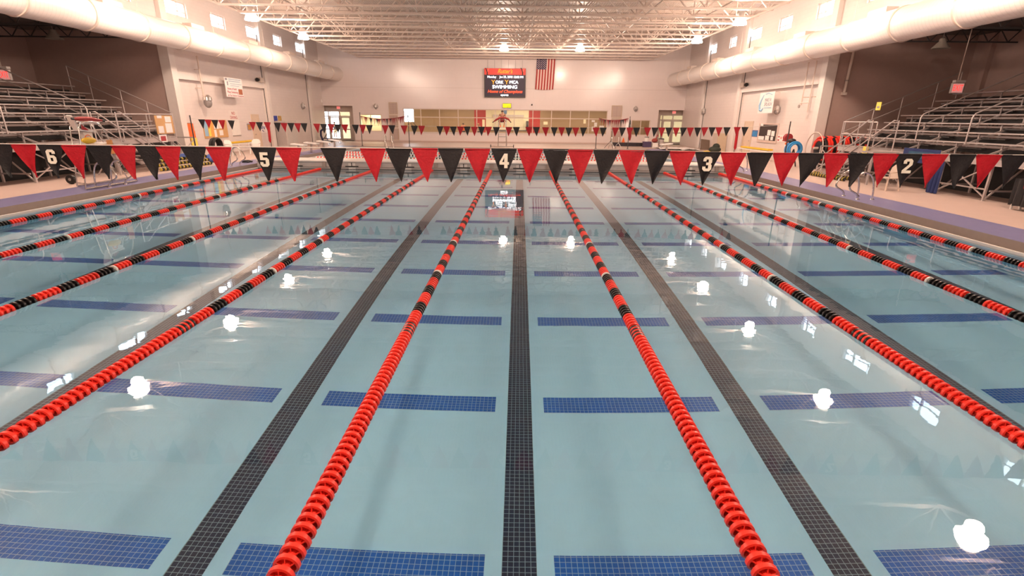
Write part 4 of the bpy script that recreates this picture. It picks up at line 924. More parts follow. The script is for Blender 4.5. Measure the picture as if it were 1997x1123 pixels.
# blue cloths on the right bleachers
pa = atx(1704, 292, 14.1); pb = atx(1832, 299, 14.1); pa.y = min(pa.y, 19.3)
t = thing('blue_banner', 'long dark blue banner along the front edge of the right bleachers', 'banner', (14.12, (pa.y+pb.y)/2, 1.2)); b = MB(); cloth_sheet(b, (14.13, pa.y, 0), (14.13, pb.y, 0), 1.12, 1.60, .015, 3); b.build('cloth', M['navy_cloth'], t, 60)
b = MB(); cloth_sheet(b, (14.10, pa.y-.3, 0), (14.10, pb.y+.2, 0), 1.26, 1.50, .01, 3); b.build('print', M['teal_cloth'], t, 60)
pa = atz(1803, 375, ZD); pb = atz(1838, 379, ZD)
t = thing('blue_cloth', 'dark blue cloth hanging from the right bleachers down to the deck', 'cloth', (14.0, (pa.y+pb.y)/2, ZD)); b = MB(); cloth_sheet(b, (13.98, pa.y, 0), (13.98, pb.y, 0), ZD+.02, 1.25, .06, 3); b.build('cloth', M['navy_cloth'], t, 60)
# exit signs of the seating bays hang on pipes
for px, py, X_, lab in ((9, 146, -22.0, 'hanging exit sign in the dark left seating bay'), (1866, 172, 19.6, 'hanging exit sign in the dark right seating bay')):
    q = atx(px, py, X_); t, q = exit_sign(0, 0, 0, lab, .52, .42, 0, q)
    b = MB(); b.box((q.x-.2, q.y-.09, q.z+.23), (q.x+.25, q.y+.09, q.z+.33)); b.build('lamp_heads', M['exit_white'], t)
    b = MB(); b.tube([(q.x-.05, q.y, q.z+.3), (q.x-.05, q.y, 6.55)], .02, 6); b.build('drop_pipe', M['white_steel'], t)
# unlit domes under the seating bay roofs
for px, py, X_, lab in ((105, 70, -22.5, 'unlit bell lamp in the dark left seating bay'), (1836, 88, 19.0, 'unlit bell lamp in the dark right seating bay')):
    q = atx(px, py, X_); t = thing('bell_lamp', lab, 'lamp', q)
    b = MB(); b.lathe([(.05,.3),(.12,.26),(.16,.12),(.34,-.1),(.36,-.14),(.32,-.12)], q, 'z', 18, cap=False); b.build('shade', mat('dim_shade', (.40,.35,.30), .4), t, 40)
    b = MB(); b.tube([(q.x, q.y, q.z+.28), (q.x, q.y, 6.55)], .02, 6); b.build('hanger', M['gutter'], t)
# downpipe by the right bay end wall
q0 = aty(1668, 98, YCR-.2); q1 = aty(1648, 182, YCR-.2)
t = thing('wall_mount_pipe', 'white vertical pipe on the end wall of the right seating bay', 'pipe', (q1.x, YCR-.12, q1.z)); b = MB(); b.tube([(q0.x, YCR-.12, 6.5), (q1.x, YCR-.12, q1.z)], .07, 10); b.build('pipe', M['white_steel'], t, 40)
for zz in (q1.z+.6, q1.z+2.2): b = MB(); b.lathe([(.09,-.03),(.09,.03)], (q1.x, YCR-.12, zz), 'z', 12); b.build('clamp', M['gutter'], t)
b = MB(); b.box((q1.x-.10, YCR-.2, q1.z-.08), (q1.x+.10, YCR-.01, q1.z+.05)); b.build('pipe_shoe', M['white_steel'], t)

# ---------------------------------------------------------------- things on the left wall (plane X = WL or the recessed infill)
XI = WL-.12
def onleft(px, py, X_=XI): return atx(px, py, X_)
def plate(name, label, cat, X_, pxs, mat_, th=.03, side=1, parts=()):
    """thin board on a side wall given by its four pixel corners (left-top, right-bottom)"""
    a = atx(pxs[0], pxs[1], X_); c = atx(pxs[2], pxs[3], X_)
    y0, y1 = sorted((a.y, c.y)); z0, z1 = sorted((a.z, c.z))
    t = thing(name, label, cat, (X_, (y0+y1)/2, z0))
    b = MB(); b.box((X_+side*.003, y0, z0), (X_+side*th, y1, z1)); b.build('board', mat_, t)
    W, H = y1-y0, z1-z0
    for nm, u0, v0, u1, v1, m_ in parts:       # u along the wall as seen (left to right), v upward, 0..1
        if side > 0: ya, yb = y0+W*u0, y0+W*u1
        else: ya, yb = y1-W*u0, y1-W*u1
        b = MB(); b.box((X_+side*th, ya, z0+H*v0), (X_+side*(th+.006), yb, z0+H*v1)); b.build(nm, m_, t)
    return t, (y0, y1, z0, z1)
M['paper'] = mat('white_paper', (.85,.80,.78), .7); M['cork'] = mat('cork_board', (.62,.36,.16), .8, var=.15, scale=40)
M['sky_blue'] = mat('light_blue_card', (.30,.50,.68), .7); M['yellow'] = mat('yellow_card', (.85,.70,.12), .6); M['orange_card'] = mat('orange_card', (.85,.40,.10), .6)
M['text_blue'] = mat('blue_print', (.10,.13,.30), .6); M['text_red'] = mat('red_print', (.45,.05,.06), .6); M['text_grey'] = mat('grey_print', (.25,.24,.28), .6)
# white banner hung off the beam
Xb = WL+.42
a = atx(436.5, 150, Xb); c = atx(476, 191, Xb); y0, y1, z0, z1 = a.y, c.y, c.z, a.z
t = thing('white_banner', 'white printed banner with a small brown picture hung on the left wall', 'banner', (Xb, (y0+y1)/2, z0))
b = MB(); b.box((Xb-.015, y0, z0), (Xb, y1, z1)); b.build('sheet', M['paper'], t)
W, H = y1-y0, z1-z0
def banner_text(body, u, v, size, m_, wid=None, shear=0): 
    o = text('lettering', body, size, m_, t, (Xb+.004, y0+W*u, z0+H*v), FACE_RIGHT, .002, 'CENTER', shear)
    if wid: bpy.context.view_layer.update(); o.scale.x = wid/max(.01, max(o.dimensions.x, o.dimensions.y))
b = MB()
for v_, u0_, u1_, h_ in ((.90,.22,.92,.05), (.80,.22,.88,.05), (.68,.30,.95,.035), (.58,.30,.80,.03)): b.box((Xb, y0+W*u0_, z0+H*v_), (Xb+.006, y0+W*u1_, z0+H*(v_+h_)))
b.build('faded_print', mat('faded_blue_print', (.42,.50,.58), .7, var=.3, scale=12), t)
banner_text('Home of both', .36, .43, .2, M['text_red'], W*.52); banner_text('Many Swimming', .38, .26, .2, M['text_red'], W*.62); banner_text('& The District Champions', .54, .08, .15, M['text_red'], W*.9)
b = MB(); b.box((Xb, y0+W*.72, z0+H*.16), (Xb+.006, y0+W*.95, z0+H*.45)); b.build('picture', mat('brown_picture', (.40,.13,.06), .6, var=.5, scale=3), t)
b = MB(); b.box((Xb, y0+W*.04, z0+H*.86), (Xb+.006, y0+W*.15, z0+H*.96)).box((Xb, y0+W*.12, z0+H*.60), (Xb+.006, y0+W*.17, z0+H*.8)); b.build('logo_blocks', M['text_grey'], t)
for yy in (y0+.05, y1-.05): b = MB(); b.bar((Xb-.01, yy, z1-.1), (WL+.1, yy, z1-.1), .02); b.build('bracket', M['white_steel'], t)
# pipe with a lamp on a bracket
q0 = onleft(389, 113, WL+.3); q1 = onleft(398, 190, WL+.3)
t = thing('bracket_lamp', 'round grey lamp at the foot of a long white pipe on the left wall', 'wall lamp', (WL+.3, q1.y, q1.z))
b = MB(); b.tube([(WL+.3, q1.y, 5.6), (WL+.3, q1.y, q1.z-.1)], .05, 8); b.build('pipe', M['white_steel'], t, 40)
b = MB(); b.tube([(WL+.3, q1.y-.1, q1.z+.1), (WL+.3, q1.y+.45, q1.z+.1), (WL+.3, q1.y+.55, q1.z)], .035, 8); b.build('arm', M['white_steel'], t, 40)
g = onleft(405.5, 200, WL+.3); b = MB(); b.ball(g, .22, .22, .30, 14, 10); b.build('globe', M['grey_plastic'], t, 180); b = MB(); b.lathe([(.10,.42),(.23,.30),(.25,.12)], g, 'z', 16, cap=False); b.build('collar', M['stainless'], t, 40)
b = MB(); b.bar((WL+.3, q1.y, q1.z+.5), (XI+.01, q1.y, q1.z+.5), .04).bar((WL+.3, q1.y, 4.9), (WL+.01, q1.y, 4.9), .04); b.build('wall_bracket', M['white_steel'], t)
# small wall speakers by the columns
for px, py, X_, s_, lab in ((506, 156, WL+.1, 1, 'small white box with a dark lens beside the second left column'), (1452, 166, WR-.1, -1, 'small white box with a dark lens beside the second right column')):
    q = atx(px, py, X_); t = thing('wall_box', lab, 'speaker', (X_, q.y, q.z)); b = MB(); b.box((X_-s_*.1, q.y-.25, q.z-.15), (X_+s_*.2, q.y+.3, q.z+.15)); b.build('case', M['white_steel'], t); b = MB(); b.lathe([(.10,0),(.12,-.2)], (X_+s_*.05, q.y-.25, q.z), 'y', 10); b.build('lens', M['slot'], t)
# red lettered notice
q = onleft(455, 225); t = thing('red_notice', 'small red lettered notice high on the left wall', 'notice', (XI, q.y, q.z)); b = MB(); b.box((XI+.002, q.y-.55, q.z-.32), (XI+.008, q.y+.55, q.z+.30)); b.build('sheet', M['white_paint'], t)
for w_, dz in (('NO', .12), ('DIVING', -.14)): text('lettering', w_, .26, M['text_red'], t, (XI+.012, q.y, q.z+dz), FACE_RIGHT, .002)
# notice boards
t, (y0, y1, z0, z1) = plate('notice_board', 'cork notice board with blue, yellow and orange strips on the left wall', 'notice board', XI, (393, 234, 445, 267), M['cork'], .04, 1,
  (('blue_strip', .02,.12,.16,.98, M['sky_blue']), ('yellow_strip', .18,.10,.27,.98, M['yellow']), ('orange_strip', .28,.08,.40,.98, M['orange_card']), ('paper', .42,.5,.62,.98, M['paper']), ('paper', .40,.05,.50,.45, M['paper']), ('paper', .62,.12,.78,.42, M['paper']), ('paper', .64,.52,.84,.98, M['paper'])))
t, _ = plate('whiteboard', 'blank whiteboard beside the cork notice board on the left wall', 'whiteboard', XI, (449, 235, 470, 264.5), M['white_plastic'], .03, 1, (('pen_tray', .0,.0,1.,.05, M['gutter']),))
t, _ = plate('poster', 'small dark orange poster left of the beige left door', 'poster', XI, (481, 241, 490.5, 254), M['text_grey'], .02, 1, (('picture', .12,.1,.88,.85, mat('amber_picture', (.55,.25,.06), .6, var=.6, scale=5)),))
t, _ = plate('poster', 'blue and yellow poster pair above the grey cabinet', 'poster', WL, (532, 225, 549.5, 236.5), M['paper'], .02, 1, (('picture', .03,.05,.47,.95, mat('blue_picture', (.03,.05,.32), .6, var=.6, scale=4)), ('picture', .53,.05,.97,.95, mat('yellow_picture', (.50,.30,.08), .6, var=.7, scale=4))))
q = onleft(512, 251); t = thing('blue_sign', 'small blue scribbled sign right of the beige left door', 'sign', (XI, q.y, q.z)); b = MB(); b.box((XI+.002, q.y-.5, q.z-.28), (XI+.01, q.y+.6, q.z+.26)); b.build('sheet', M['paper'], t)
b = MB(); b.tube([(XI+.015, q.y-.35+.1*i, q.z+.12*math.sin(i*1.9)+.08) for i in range(8)], .03, 5).tube([(XI+.015, q.y-.1, q.z-.1), (XI+.015, q.y+.1, q.z-.2)], .03, 5); b.build('scribble', M['text_blue'], t)
# beige doors
M['beige_door'] = mat('beige_door_paint', (.66,.52,.40), .45)
def side_door(n, X_, pa, pb, s):
    a = atx(pa[0], pa[1], X_); c = atx(pb[0], pb[1], X_); y0, y1 = sorted((a.y, c.y)); zt = a.z
    b = MB(); b.box((X_, y0-.08, ZD), (X_+s*.05, y0, zt+.08)).box((X_, y1, ZD), (X_+s*.05, y1+.08, zt+.08)).box((X_, y0, zt), (X_+s*.05, y1, zt+.08)); d = struct('door_%d' % n, b, M['beige_door'])
    b = MB(); b.box((X_+s*.001, y0, ZD), (X_+s*.03, y1, zt)); lf = struct('door_leaf', b, M['beige_door'], d)
    b = MB(); b.ball((X_+s*.08, y0+.15, ZD+1.0), .04).tube([(X_+s*.03, y0+.15, ZD+1.0), (X_+s*.08, y0+.15, ZD+1.0)], .015, 6); struct('knob', b, M['stainless'], lf)
side_door(3, XI, (489.5, 225), (504.5, 240), 1); side_door(4, WR+.12, (1454.5, 238.5), (1467.5, 250), -1)
# grey cabinet
a = atx(534, 240, WL+.02); c = atx(556, 242, WL+.02); yc_ = a.y; zt = atx(534, 238.5, WL+.7).z
t = thing('locker_cabinet', 'tall pale grey cabinet standing by the second left column', 'cabinet', (WL+.45, 40.6, ZD)); b = MB(); b.box((WL+.05, 39.7, ZD), (WL+.85, 41.6, 2.08)); b.build('cabinet_body', mat('cabinet_grey', (.55,.50,.47), .4), t)
for y_ in (39.74, 40.68): b = MB(); b.box((WL+.85, y_, ZD+.1), (WL+.87, y_+.88, 2.03)); b.build('door', mat('cabinet_door', (.58,.53,.50), .4), t)
b = MB(); b.box((WL+.12, 39.68, ZD+.12), (WL+.78, 39.7, 2.0)); b.build('side_panel', mat('cabinet_side', (.45,.40,.38), .4), t)
# red rescue tubes hanging on the columns
for px, y0p, y1p, X_, lab in ((525, 240, 278, WL+.32, 'long red rescue tube hanging on the second left column'), (1436, 250, 292, WR-.32, 'long red rescue tube hanging on the second right column')):
    s_ = 1 if X_ < 0 else -1; dx = 2.0 if X_ < 0 else -3.0
    p0 = atx(px-dx, y0p, X_); p1 = atx(px+dx, y1p, X_); t = thing('rescue_tube', lab, 'rescue tube', p0)
    b = MB(); b.tube([p0, p0.lerp(p1, .1), p0.lerp(p1, .5), p0.lerp(p1, .9), p1], .09, 10, rs=[.03,.09,.09,.09,.03]); b.build('foam_tube', M['red_cloth'], t, 50); b = MB(); b.tube([p0, p0+Vector((-s_*.05,0,.25))], .012, 5); b.build('hanging_strap', M['cord'], t)
# orange vests on a hanger by the first left column
yv = 29.15; t = thing('orange_vests', 'cluster of orange and yellow vests hanging by the first left column', 'vests', (WL+.2, yv, .7))
for i, (z_, w_, m_) in enumerate(((1.75,.30,'orange'), (1.35,.26,'orange'), (.98,.24,'yellow'))):
    b = MB(); cloth_sheet(b, (WL+.14+.05*i, yv-w_, 0), (WL+.14+.05*i, yv+w_+.05, 0), z_-.42, z_+.25, .05, 2, .03, 16); b.build('vest', M[m_], t, 60)
b = MB(); b.bar((XI, yv-.3, 2.0), (XI, yv+.3, 2.0), .05).bar((XI, yv, 2.0), (WL+.3, yv, 2.02), .03); b.build('hook_rail', M['gutter'], t)
# black hose reel, yellow board on a bench, white chairs
M['yellow_plastic'] = mat('yellow_plastic', (.80,.50,.03), .45)
q = atz(383, 299, ZD); t = thing('hose_reel', 'black upright hose coil standing on the deck by the left wall', 'hose', (-17.6, 29.9, ZD)); c_ = Vector((-17.6, 29.9, ZD+.56))
b = MB()
for i in range(4): b.tube(arc(c_+Vector((.09*i-.14,0,0)), .40+.03*(i % 2), 0, 2*PI, 28, (0,1,0), (0,0,1))[:-1], .05, 8, closed=True)
b.build('hose_coil', M['black_float'], t, 60); b = MB(); b.bar((-17.6,29.6,ZD), c_, .05).bar((-17.6,30.2,ZD), c_, .05).bar((-17.85,29.9,ZD+.03), (-17.3,29.9,ZD+.03), .06); b.build('stand', M['dark_steel'], t)
def bench_board(c0, c1, label, m_):
    c0 = Vector(c0); c1 = Vector(c1); t = thing('board_bench', label, 'bench', ((c0.x+c1.x)/2, (c0.y+c1.y)/2, ZD)); d = (c1-c0)
    b = MB(); b.bar(c0+Vector((0,0,.55)), c1+Vector((0,0,.55)), .35, .06); b.build('top', M['white_plastic'], t)
    b = MB(); b.bar(c0+d*.1+Vector((0,0,.64)), c1+Vector((0,0,.66)), .28, .09); b.build('yellow_board', m_, t)
    for f_ in (.04, .96): b = MB(); q_ = c0+d*f_; b.bar(q_+Vector((-.12,0,0)), q_+Vector((-.05,0,.53)), .05).bar(q_+Vector((.12,0,0)), q_+Vector((.05,0,.53)), .05); b.build('leg', M['white_plastic'], t)
bench_board((-17.9, 31.2, ZD), (-17.9, 34.6, ZD), 'white bench with a long yellow board on top along the left wall', M['yellow_plastic'])
bench_board((14.7, 34.9, ZD), (14.7, 30.6, ZD), 'white bench with a long yellow board on top along the right wall', M['yellow_plastic'])
def plastic_chair(x, y, rz, label, m_=None, group=None, root0=[]):
    m_ = m_ or M['white_plastic']; t = thing('plastic_chair', label, 'chair', (0,0,0), group)
    b = MB(); b.box((-.24,-.24,.41), (.24,.22,.44)); b.build('seat', m_, t)
    b = MB(); vs = []; 
    prof = [(-.22,.44),(-.25,.62),(-.25,.76),(-.17,.86),(0,.89),(.17,.86),(.25,.76),(.25,.62),(.22,.44)]
    b.prism([(u, .22+(v-.44)*.28+.03*(1-(u/.25)**2), v) for u, v in prof], (0,.025,0)); b.build('backrest', m_, t)
    for sx in (-1, 1):
        for sy in (-1, 1): b = MB(); b.bar((sx*.21, sy*.20, .42), (sx*.26, sy*.27, 0), .045); b.build('leg', m_, t)
        b = MB(); b.tube([(sx*.26,-.24,.42), (sx*.28,-.24,.62), (sx*.29,-.05,.65), (sx*.26,.24,.62)], .022, 8); b.build('armrest', m_, t, 40)
    t.location = (x, y, ZD); t.rotation_euler.z = rz; return t
plastic_chair(-16.9, 30.3, math.radians(70), 'white plastic chair by the left wall, nearer of the two'); plastic_chair(-16.3, 31.8, math.radians(10), 'white plastic chair facing the viewer by the left wall, farther of the two')
plastic_chair(12.95, 18.1, math.radians(-80), 'beige plastic chair in front of the right bleachers', mat('beige_plastic', (.62,.50,.42), .45))

# ---------------------------------------------------------------- the nearer lifeguard chair on the left deck
t = thing('lifeguard_chair', 'tall empty lifeguard chair with a white seat on the left deck', 'lifeguard chair', (-13.8, 16.6, ZD))
A = M['stainless']; xa_, xb_ = -14.40, -13.56
for x_ in (xa_, xb_):
    b = MB(); b.tube([(x_, 15.62, ZD+.03), (x_, 15.80, 1.2), (x_, 15.92, 2.05), (x_, 16.02, 2.18), (x_, 16.2, 2.22), (x_, 16.55, 2.22), (x_, 16.75, 2.17), (x_, 16.85, 2.05), (x_, 17.3, 1.2), (x_, 17.85, ZD+.03)], .03, 8); b.build('side_rail', A, t, 50)
    b = MB(); b.tube([(x_, 15.62, ZD+.04), (x_, 17.85, ZD+.04)], .03, 8); b.build('base_rail', A, t, 40)
    b = MB(); b.tube([(x_, 15.85, 1.50), (x_, 17.12, 1.50)], .026, 8); b.build('seat_rail', A, t, 40)
for k in range(4): z_ = .5+.33*k; y_ = 17.85-(z_-.23)*.567; b = MB(); b.tube([(xa_, y_, z_), (xb_, y_, z_)], .022, 8); b.build('rung', A, t, 40)
b = MB(); b.tube([(xa_, 15.66, .6), (xb_, 15.66, .6)], .022, 8); b.build('cross_rail', A, t, 40)
b = MB(); b.box((xa_+.05, 15.95, 1.50), (xb_-.05, 17.05, 1.55)); b.build('platform', M['white_plastic'], t)
b = MB(); b.box((xa_+.25, 16.15, 1.55), (xb_-.25, 16.5, 1.92)); b.build('seat_post', M['white_plastic'], t)
b = MB(); b.prism([(xa_+.15, 15.98, 1.96), (xa_+.15, 16.62, 1.90), (xa_+.15, 16.64, 1.94), (xa_+.15, 16.05, 2.02), (xa_+.15, 15.86, 2.42), (xa_+.15, 15.80, 2.40)], (xb_-xa_-.3, 0, 0)); b.build('seat_shell', M['white_plastic'], t)
b = MB(); b.prism([(xb_-.148, 16.08, 2.0), (xb_-.148, 16.34, 1.97), (xb_-.148, 16.12, 2.14)], (.03, 0, 0)); b.build('red_patch', M['red_cloth'], t)
seat_rescue_tube('rescue_tube', [Vector((xb_-.05, 15.86, 2.32)), Vector((xb_-.10, 16.1, 2.31)), Vector((xb_-.1, 16.5, 2.31)), Vector((xb_-.08, 16.95, 2.26))], 'dark red rescue tube lying across the arms of the left lifeguard chair', .07)
t = thing('yellow_bag', 'yellow bag lying on the platform of the left lifeguard chair', 'bag', (xb_-.13, 16.3, 1.55)); b = MB(); b.ball((xb_-.13, 16.25, 1.668), .095, .30, .10, 14, 8); b.build('bag_body', M['yellow_plastic'], t, 180); b = MB(); b.tube(arc((xb_-.13, 16.25, 1.70), .13, 0, PI, 8, (0,1,0), (0,0,1)), .014, 6); b.build('bag_strap', M['orange'], t, 40)
t = thing('orange_cloth', 'small orange cloth draped on the left lifeguard chair rail', 'cloth', (xb_, 16.95, 1.45)); b = MB(); cloth_sheet(b, (xb_+.07, 16.85, 0), (xb_+.07, 17.1, 0), 1.22, 1.66, .015, 1, .012, 10); b.build('hanging_cloth', mat('pale_orange_cloth', (.80,.36,.12), .7), t, 60)
for o_ in [t_ for t_ in COL.objects if t_.type == 'EMPTY' and not t_.parent and ('left lifeguard chair' in t_.get('label', '') or t_.get('label', '').startswith('tall empty lifeguard')) and t_.name.split('.')[0] in ('lifeguard_chair', 'rescue_tube', 'yellow_bag', 'orange_cloth')]:
    for ch in o_.children:       # the two side frames stand staggered along the pool edge
        for v_ in ch.data.vertices: v_.co.y += (xb_-(v_.co.x+o_.location.x))*.8
# black round float with a cord on the deck
q = atz(141, 359, ZD); t = thing('black_float_disc', 'black round disc with a cord lying on the left deck', 'float', (q.x, q.y, ZD)); b = MB(); b.lathe([(.02,-.05),(.15,-.05),(.16,0),(.15,.05),(.02,.05)], (q.x, q.y, ZD+.16), 'y', 18); b.build('disc', M['black_float'], t, 40); b = MB(); b.lathe([(.02,-.06),(.05,-.06),(.05,.06),(.02,.06)], (q.x, q.y, ZD+.16), 'y', 12); b.build('hub', M['grey_plastic'], t, 40)
b = MB(); b.tube([(q.x+.12, q.y, ZD+.05), (q.x+.5, q.y+.05, ZD+.015), (q.x+.6, q.y-.1, ZD+.015)], .012, 5); b.build('cord', M['dark_steel'], t)
# ladder grab rails
def grab(x, y, s, label, dy=.7, dep=1):
    t = thing('grab_rails', label, 'grab rails', (x, y, ZD))
    for i in (0, 1):
        yy = y+i*dy
        prof = [(.70,0),(.68,.3),(.62,.58),(.50,.76),(.34,.83),(.20,.80),(.06,.66),(-.04,.48),(-.07,.36),(-.02,.28),(.10,.22),(.20,.16),(.24,.08),(.25,0)]
        sm = [prof[0]]
        for a_, c_ in zip(prof, prof[1:]): sm += [(a_[0]*.75+c_[0]*.25, a_[1]*.75+c_[1]*.25), (a_[0]*.25+c_[0]*.75, a_[1]*.25+c_[1]*.75)]
        sm.append(prof[-1]); pts = [(x-s*u_, yy, ZD+v_) for u_, v_ in sm]
        b = MB(); b.tube(pts, .026, 10); b.build('rail', M['stainless'], t, 60)
        b = MB(); b.lathe([(.06, ZD+.004), (.06, ZD+.02), (.03, ZD+.04)], (x-s*.70, yy, 0), 'z', 12).lathe([(.06, ZD+.004), (.06, ZD+.02), (.03, ZD+.04)], (x-s*.25, yy, 0), 'z', 12); b.build('flange', M['stainless'], t, 40)
    return t
grab(XL-GX, 16.35, 1, 'curved steel ladder rails in front of the left lifeguard chair', .7, .66); grab(XL-GX, 23.7, 1, 'curved steel ladder rails on the left deck beneath the number 5 pennant')
grab(XR+GX, 15.7, -1, 'curved steel ladder rails on the right deck'); grab(XR+GX, 24.0, -1, 'curved steel ladder rails on the right deck near the bulkhead')
def far_rail(px, lab):
    q = aty(px, 287, YF+.45); t = thing('far_grab_rails', lab, 'grab rails', (q.x, YF+.45, ZD))
    for sx in (-.0, .55):
        x = q.x+sx; b = MB(); b.tube([(x-.2, YF+.75, ZD), (x-.12, YF+.7, ZD+.3), (x+.02, YF+.6, ZD+.45), (x+.03, YF+.5, ZD+.8), (x-.03, YF+.3, ZD+.9), (x-.02, YF+.2, ZD+.45), (x+.1, YF+.1, ZD+.25), (x+.18, YF+.05, ZD-.1)], .026, 8); b.build('rail', M['stainless'], t, 60)
far_rail(753, 'steel ladder rails on the far pool edge below the louvres, left'); far_rail(1192, 'steel ladder rails on the far pool edge, right of the lifeguard'); 
# shoes on the left deck
q = atz(482, 317, ZD); t = thing('dark_shoes', 'dark shoes left on the blue edge beside the left ladder rails', 'shoes', (q.x, q.y, ZD)); 
for d_ in (-.13, .13): b = MB(); b.tube([(q.x-.18, q.y+d_, ZD+.06), (q.x, q.y+d_, ZD+.07), (q.x+.2, q.y+d_*1.2, ZD+.045)], .06, 10, rs=[.055,.06,.04]); b.build('shoe', M['slot'], t, 50)
# starting blocks on the left side of the far pool
def start_block(x, y, s, label):
    t = thing('starting_block', label, 'starting block', (x, y, ZD), 'starting blocks of the far pool')
    b = MB(); b.prism([(x-s*.42, y-.32, .80), (x+s*.38, y-.32, .72), (x+s*.38, y+.32, .72), (x-s*.42, y+.32, .80)], (0,0,.06)); b.build('platform', M['white_plastic'], t)
    b = MB(); b.bar((x-s*.1, y, ZD), (x-s*.05, y, .76), .12, .10); b.build('pedestal', M['stainless'], t); b = MB(); b.box((x-s*.25, y-.2, ZD), (x+s*.1, y+.2, ZD+.02)); b.build('base_plate', M['stainless'], t)
    b = MB(); b.tube([(x+s*.30, y-.2, .73), (x+s*.34, y-.2, .55), (x+s*.34, y+.2, .55), (x+s*.30, y+.2, .73)], .018, 6); b.build('grip', M['stainless'], t, 40)
for i, (px_, py_) in enumerate(((584,286), (608.6,283), (632,280), (654,276.6))): q = atx(px_, py_, XL-GX-.4); start_block(q.x, q.y, 1, ('nearest', 'second nearest', 'third nearest', 'farthest')[i]+' of the white starting blocks on the left deck beyond the bulkhead')
start_block(XR+GX+.45, 38.0, -1, 'white starting block on the right deck beyond the bulkhead')
# ---------------------------------------------------------------- posts and stored pennants at the far end
M['bunting'] = mat('dark_red_bunting', (.22,.012,.018), .7, var=.5, scale=14)
def bunting(pa, pb, sag, n, label, seed):
    rnd = random.Random(seed); t = thing('stored_bunting', label, 'bunting', (pa+pb)/2)
    P = [pa.lerp(pb, i/24)-Vector((0,0,sag*4*(i/24)*(1-i/24))) for i in range(25)]
    b = MB(); b.tube(P, .018, 5); b.build('hanging_string', M['bunting'], t)
    for k in range(n):
        f_ = (k+.5)/n; q = pa.lerp(pb, f_)-Vector((0,0,sag*4*f_*(1-f_))); h = rnd.uniform(.28,.62); w = rnd.uniform(.05,.14)
        b = MB(); b.prism([(q.x-w/2, q.y, q.z), (q.x+w/2, q.y, q.z), (q.x+rnd.uniform(-.05,.05), q.y, q.z-h)], (0,.012,0)); b.build('folded_pennant', M['bunting'] if rnd.random() < .75 else M['black_cloth'], t)
YP_ = 42.0
pole_px = ((703, 219, 288), (797, 224, 286), (1163, 250, 288), (1228, 227, 291))
tops = []
for i, (px, pt, pb_) in enumerate(pole_px):
    q = aty(px+(-1.5 if px < 900 else 1), pt, YP_); lab = ('dark post at the left end of the left stored bunting', 'dark post near the left end of the window band', 'dark post near the right end of the window band', 'dark post with a red tube hung on it at the far right deck')[i]
    t = thing('deck_post', lab, 'post', (q.x, YP_, ZD)); b = MB(); b.tube([(q.x, YP_, ZD), (q.x, YP_, q.z)], .03, 8); b.build('pole', M['dark_steel'], t, 40); b = MB(); b.lathe([(.09, ZD+.003), (.09, ZD+.02), (.04, ZD+.05)], (q.x, YP_, 0), 'z', 12); b.build('base', M['dark_steel'], t, 40); tops.append(q)
bunting(aty(703, 226, YP_-.1), aty(788, 226.5, YP_-.1), .22, 34, 'dense dark red bunting sagging in front of the left office window', 3)
bunting(aty(1168, 230.5, YP_-.1), aty(1226, 230.5, YP_-.1), .16, 26, 'dense dark red bunting sagging in front of the right louvres', 4)
q = aty(1229, 248, YP_-.2); q2 = aty(1228, 274, YP_-.2); t = thing('rescue_tube', 'dark red rescue tube hanging on the far right deck post', 'rescue tube', q); b = MB(); b.tube([q, q.lerp(q2,.1), q.lerp(q2,.7), q2], .1, 10, rs=[.04,.12,.12,.05]); b.build('foam_tube', M['tube_red'], t, 50); b = MB(); b.tube([q, q+Vector((0,.07,.2))], .012, 5); b.build('hanging_strap', M['cord'], t)
q = aty(1229.5, 229, YP_-.08); t = thing('white_flag', 'limp white and black flag tied to the far right deck post', 'flag', q); b = MB(); b.prism([(q.x-.05, YP_-.08, q.z), (q.x-.28, YP_-.08, q.z-.45), (q.x-.4, YP_-.08, q.z-.92), (q.x-.1, YP_-.08, q.z-.80)], (0,.015,0)); b.build('white_half', M['paper'], t); b = MB(); b.prism([(q.x-.05, YP_-.08, q.z), (q.x-.1, YP_-.08, q.z-.80), (q.x+.10, YP_-.08, q.z-.72), (q.x+.06, YP_-.08, q.z-.3)], (0,.015,0)); b.build('black_half', M['slot'], t)
# tripod, mat roll, boxes and bag on the far right deck
q = aty(1190.5, 285, 42.6); t = thing('tripod_stand', 'dark tripod stand on the far deck right of the window band', 'stand', (q.x, 42.6, ZD)); b = MB(); b.tube([(q.x+.03, 42.6, ZD+.45), (q.x+.05, 42.6, ZD+1.5)], .025, 6); b.build('pole', M['dark_steel'], t)
for a_ in (.2, 2.3, 4.2): b = MB(); b.tube([(q.x+.03, 42.6, ZD+.62), (q.x+.03+.55*math.cos(a_+2.6), 42.6+.4*math.sin(a_+2.6), ZD)], .02, 6); b.build('leg', M['dark_steel'], t)
a = aty(1195, 280, 46.5); c = aty(1255, 280, 46.5); t = thing('mat_roll', 'long low black mat lying at the foot of the far wall', 'mat', ((a.x+c.x)/2, 46.6, ZD)); b = MB(); b.box((a.x, 46.3, ZD), (c.x, 46.75, ZD+.30)); b.build('mat_body', mat('black_rubber', (.03,.022,.03), .7), t); b = MB(); b.bar((a.x+.4, 46.28, ZD+.15), (a.x+.4, 46.28, ZD+.31), .08).bar((c.x-.6, 46.28, ZD+.02), (c.x-.6, 46.28, ZD+.31), .08); b.build('strap', M['slot'], t)
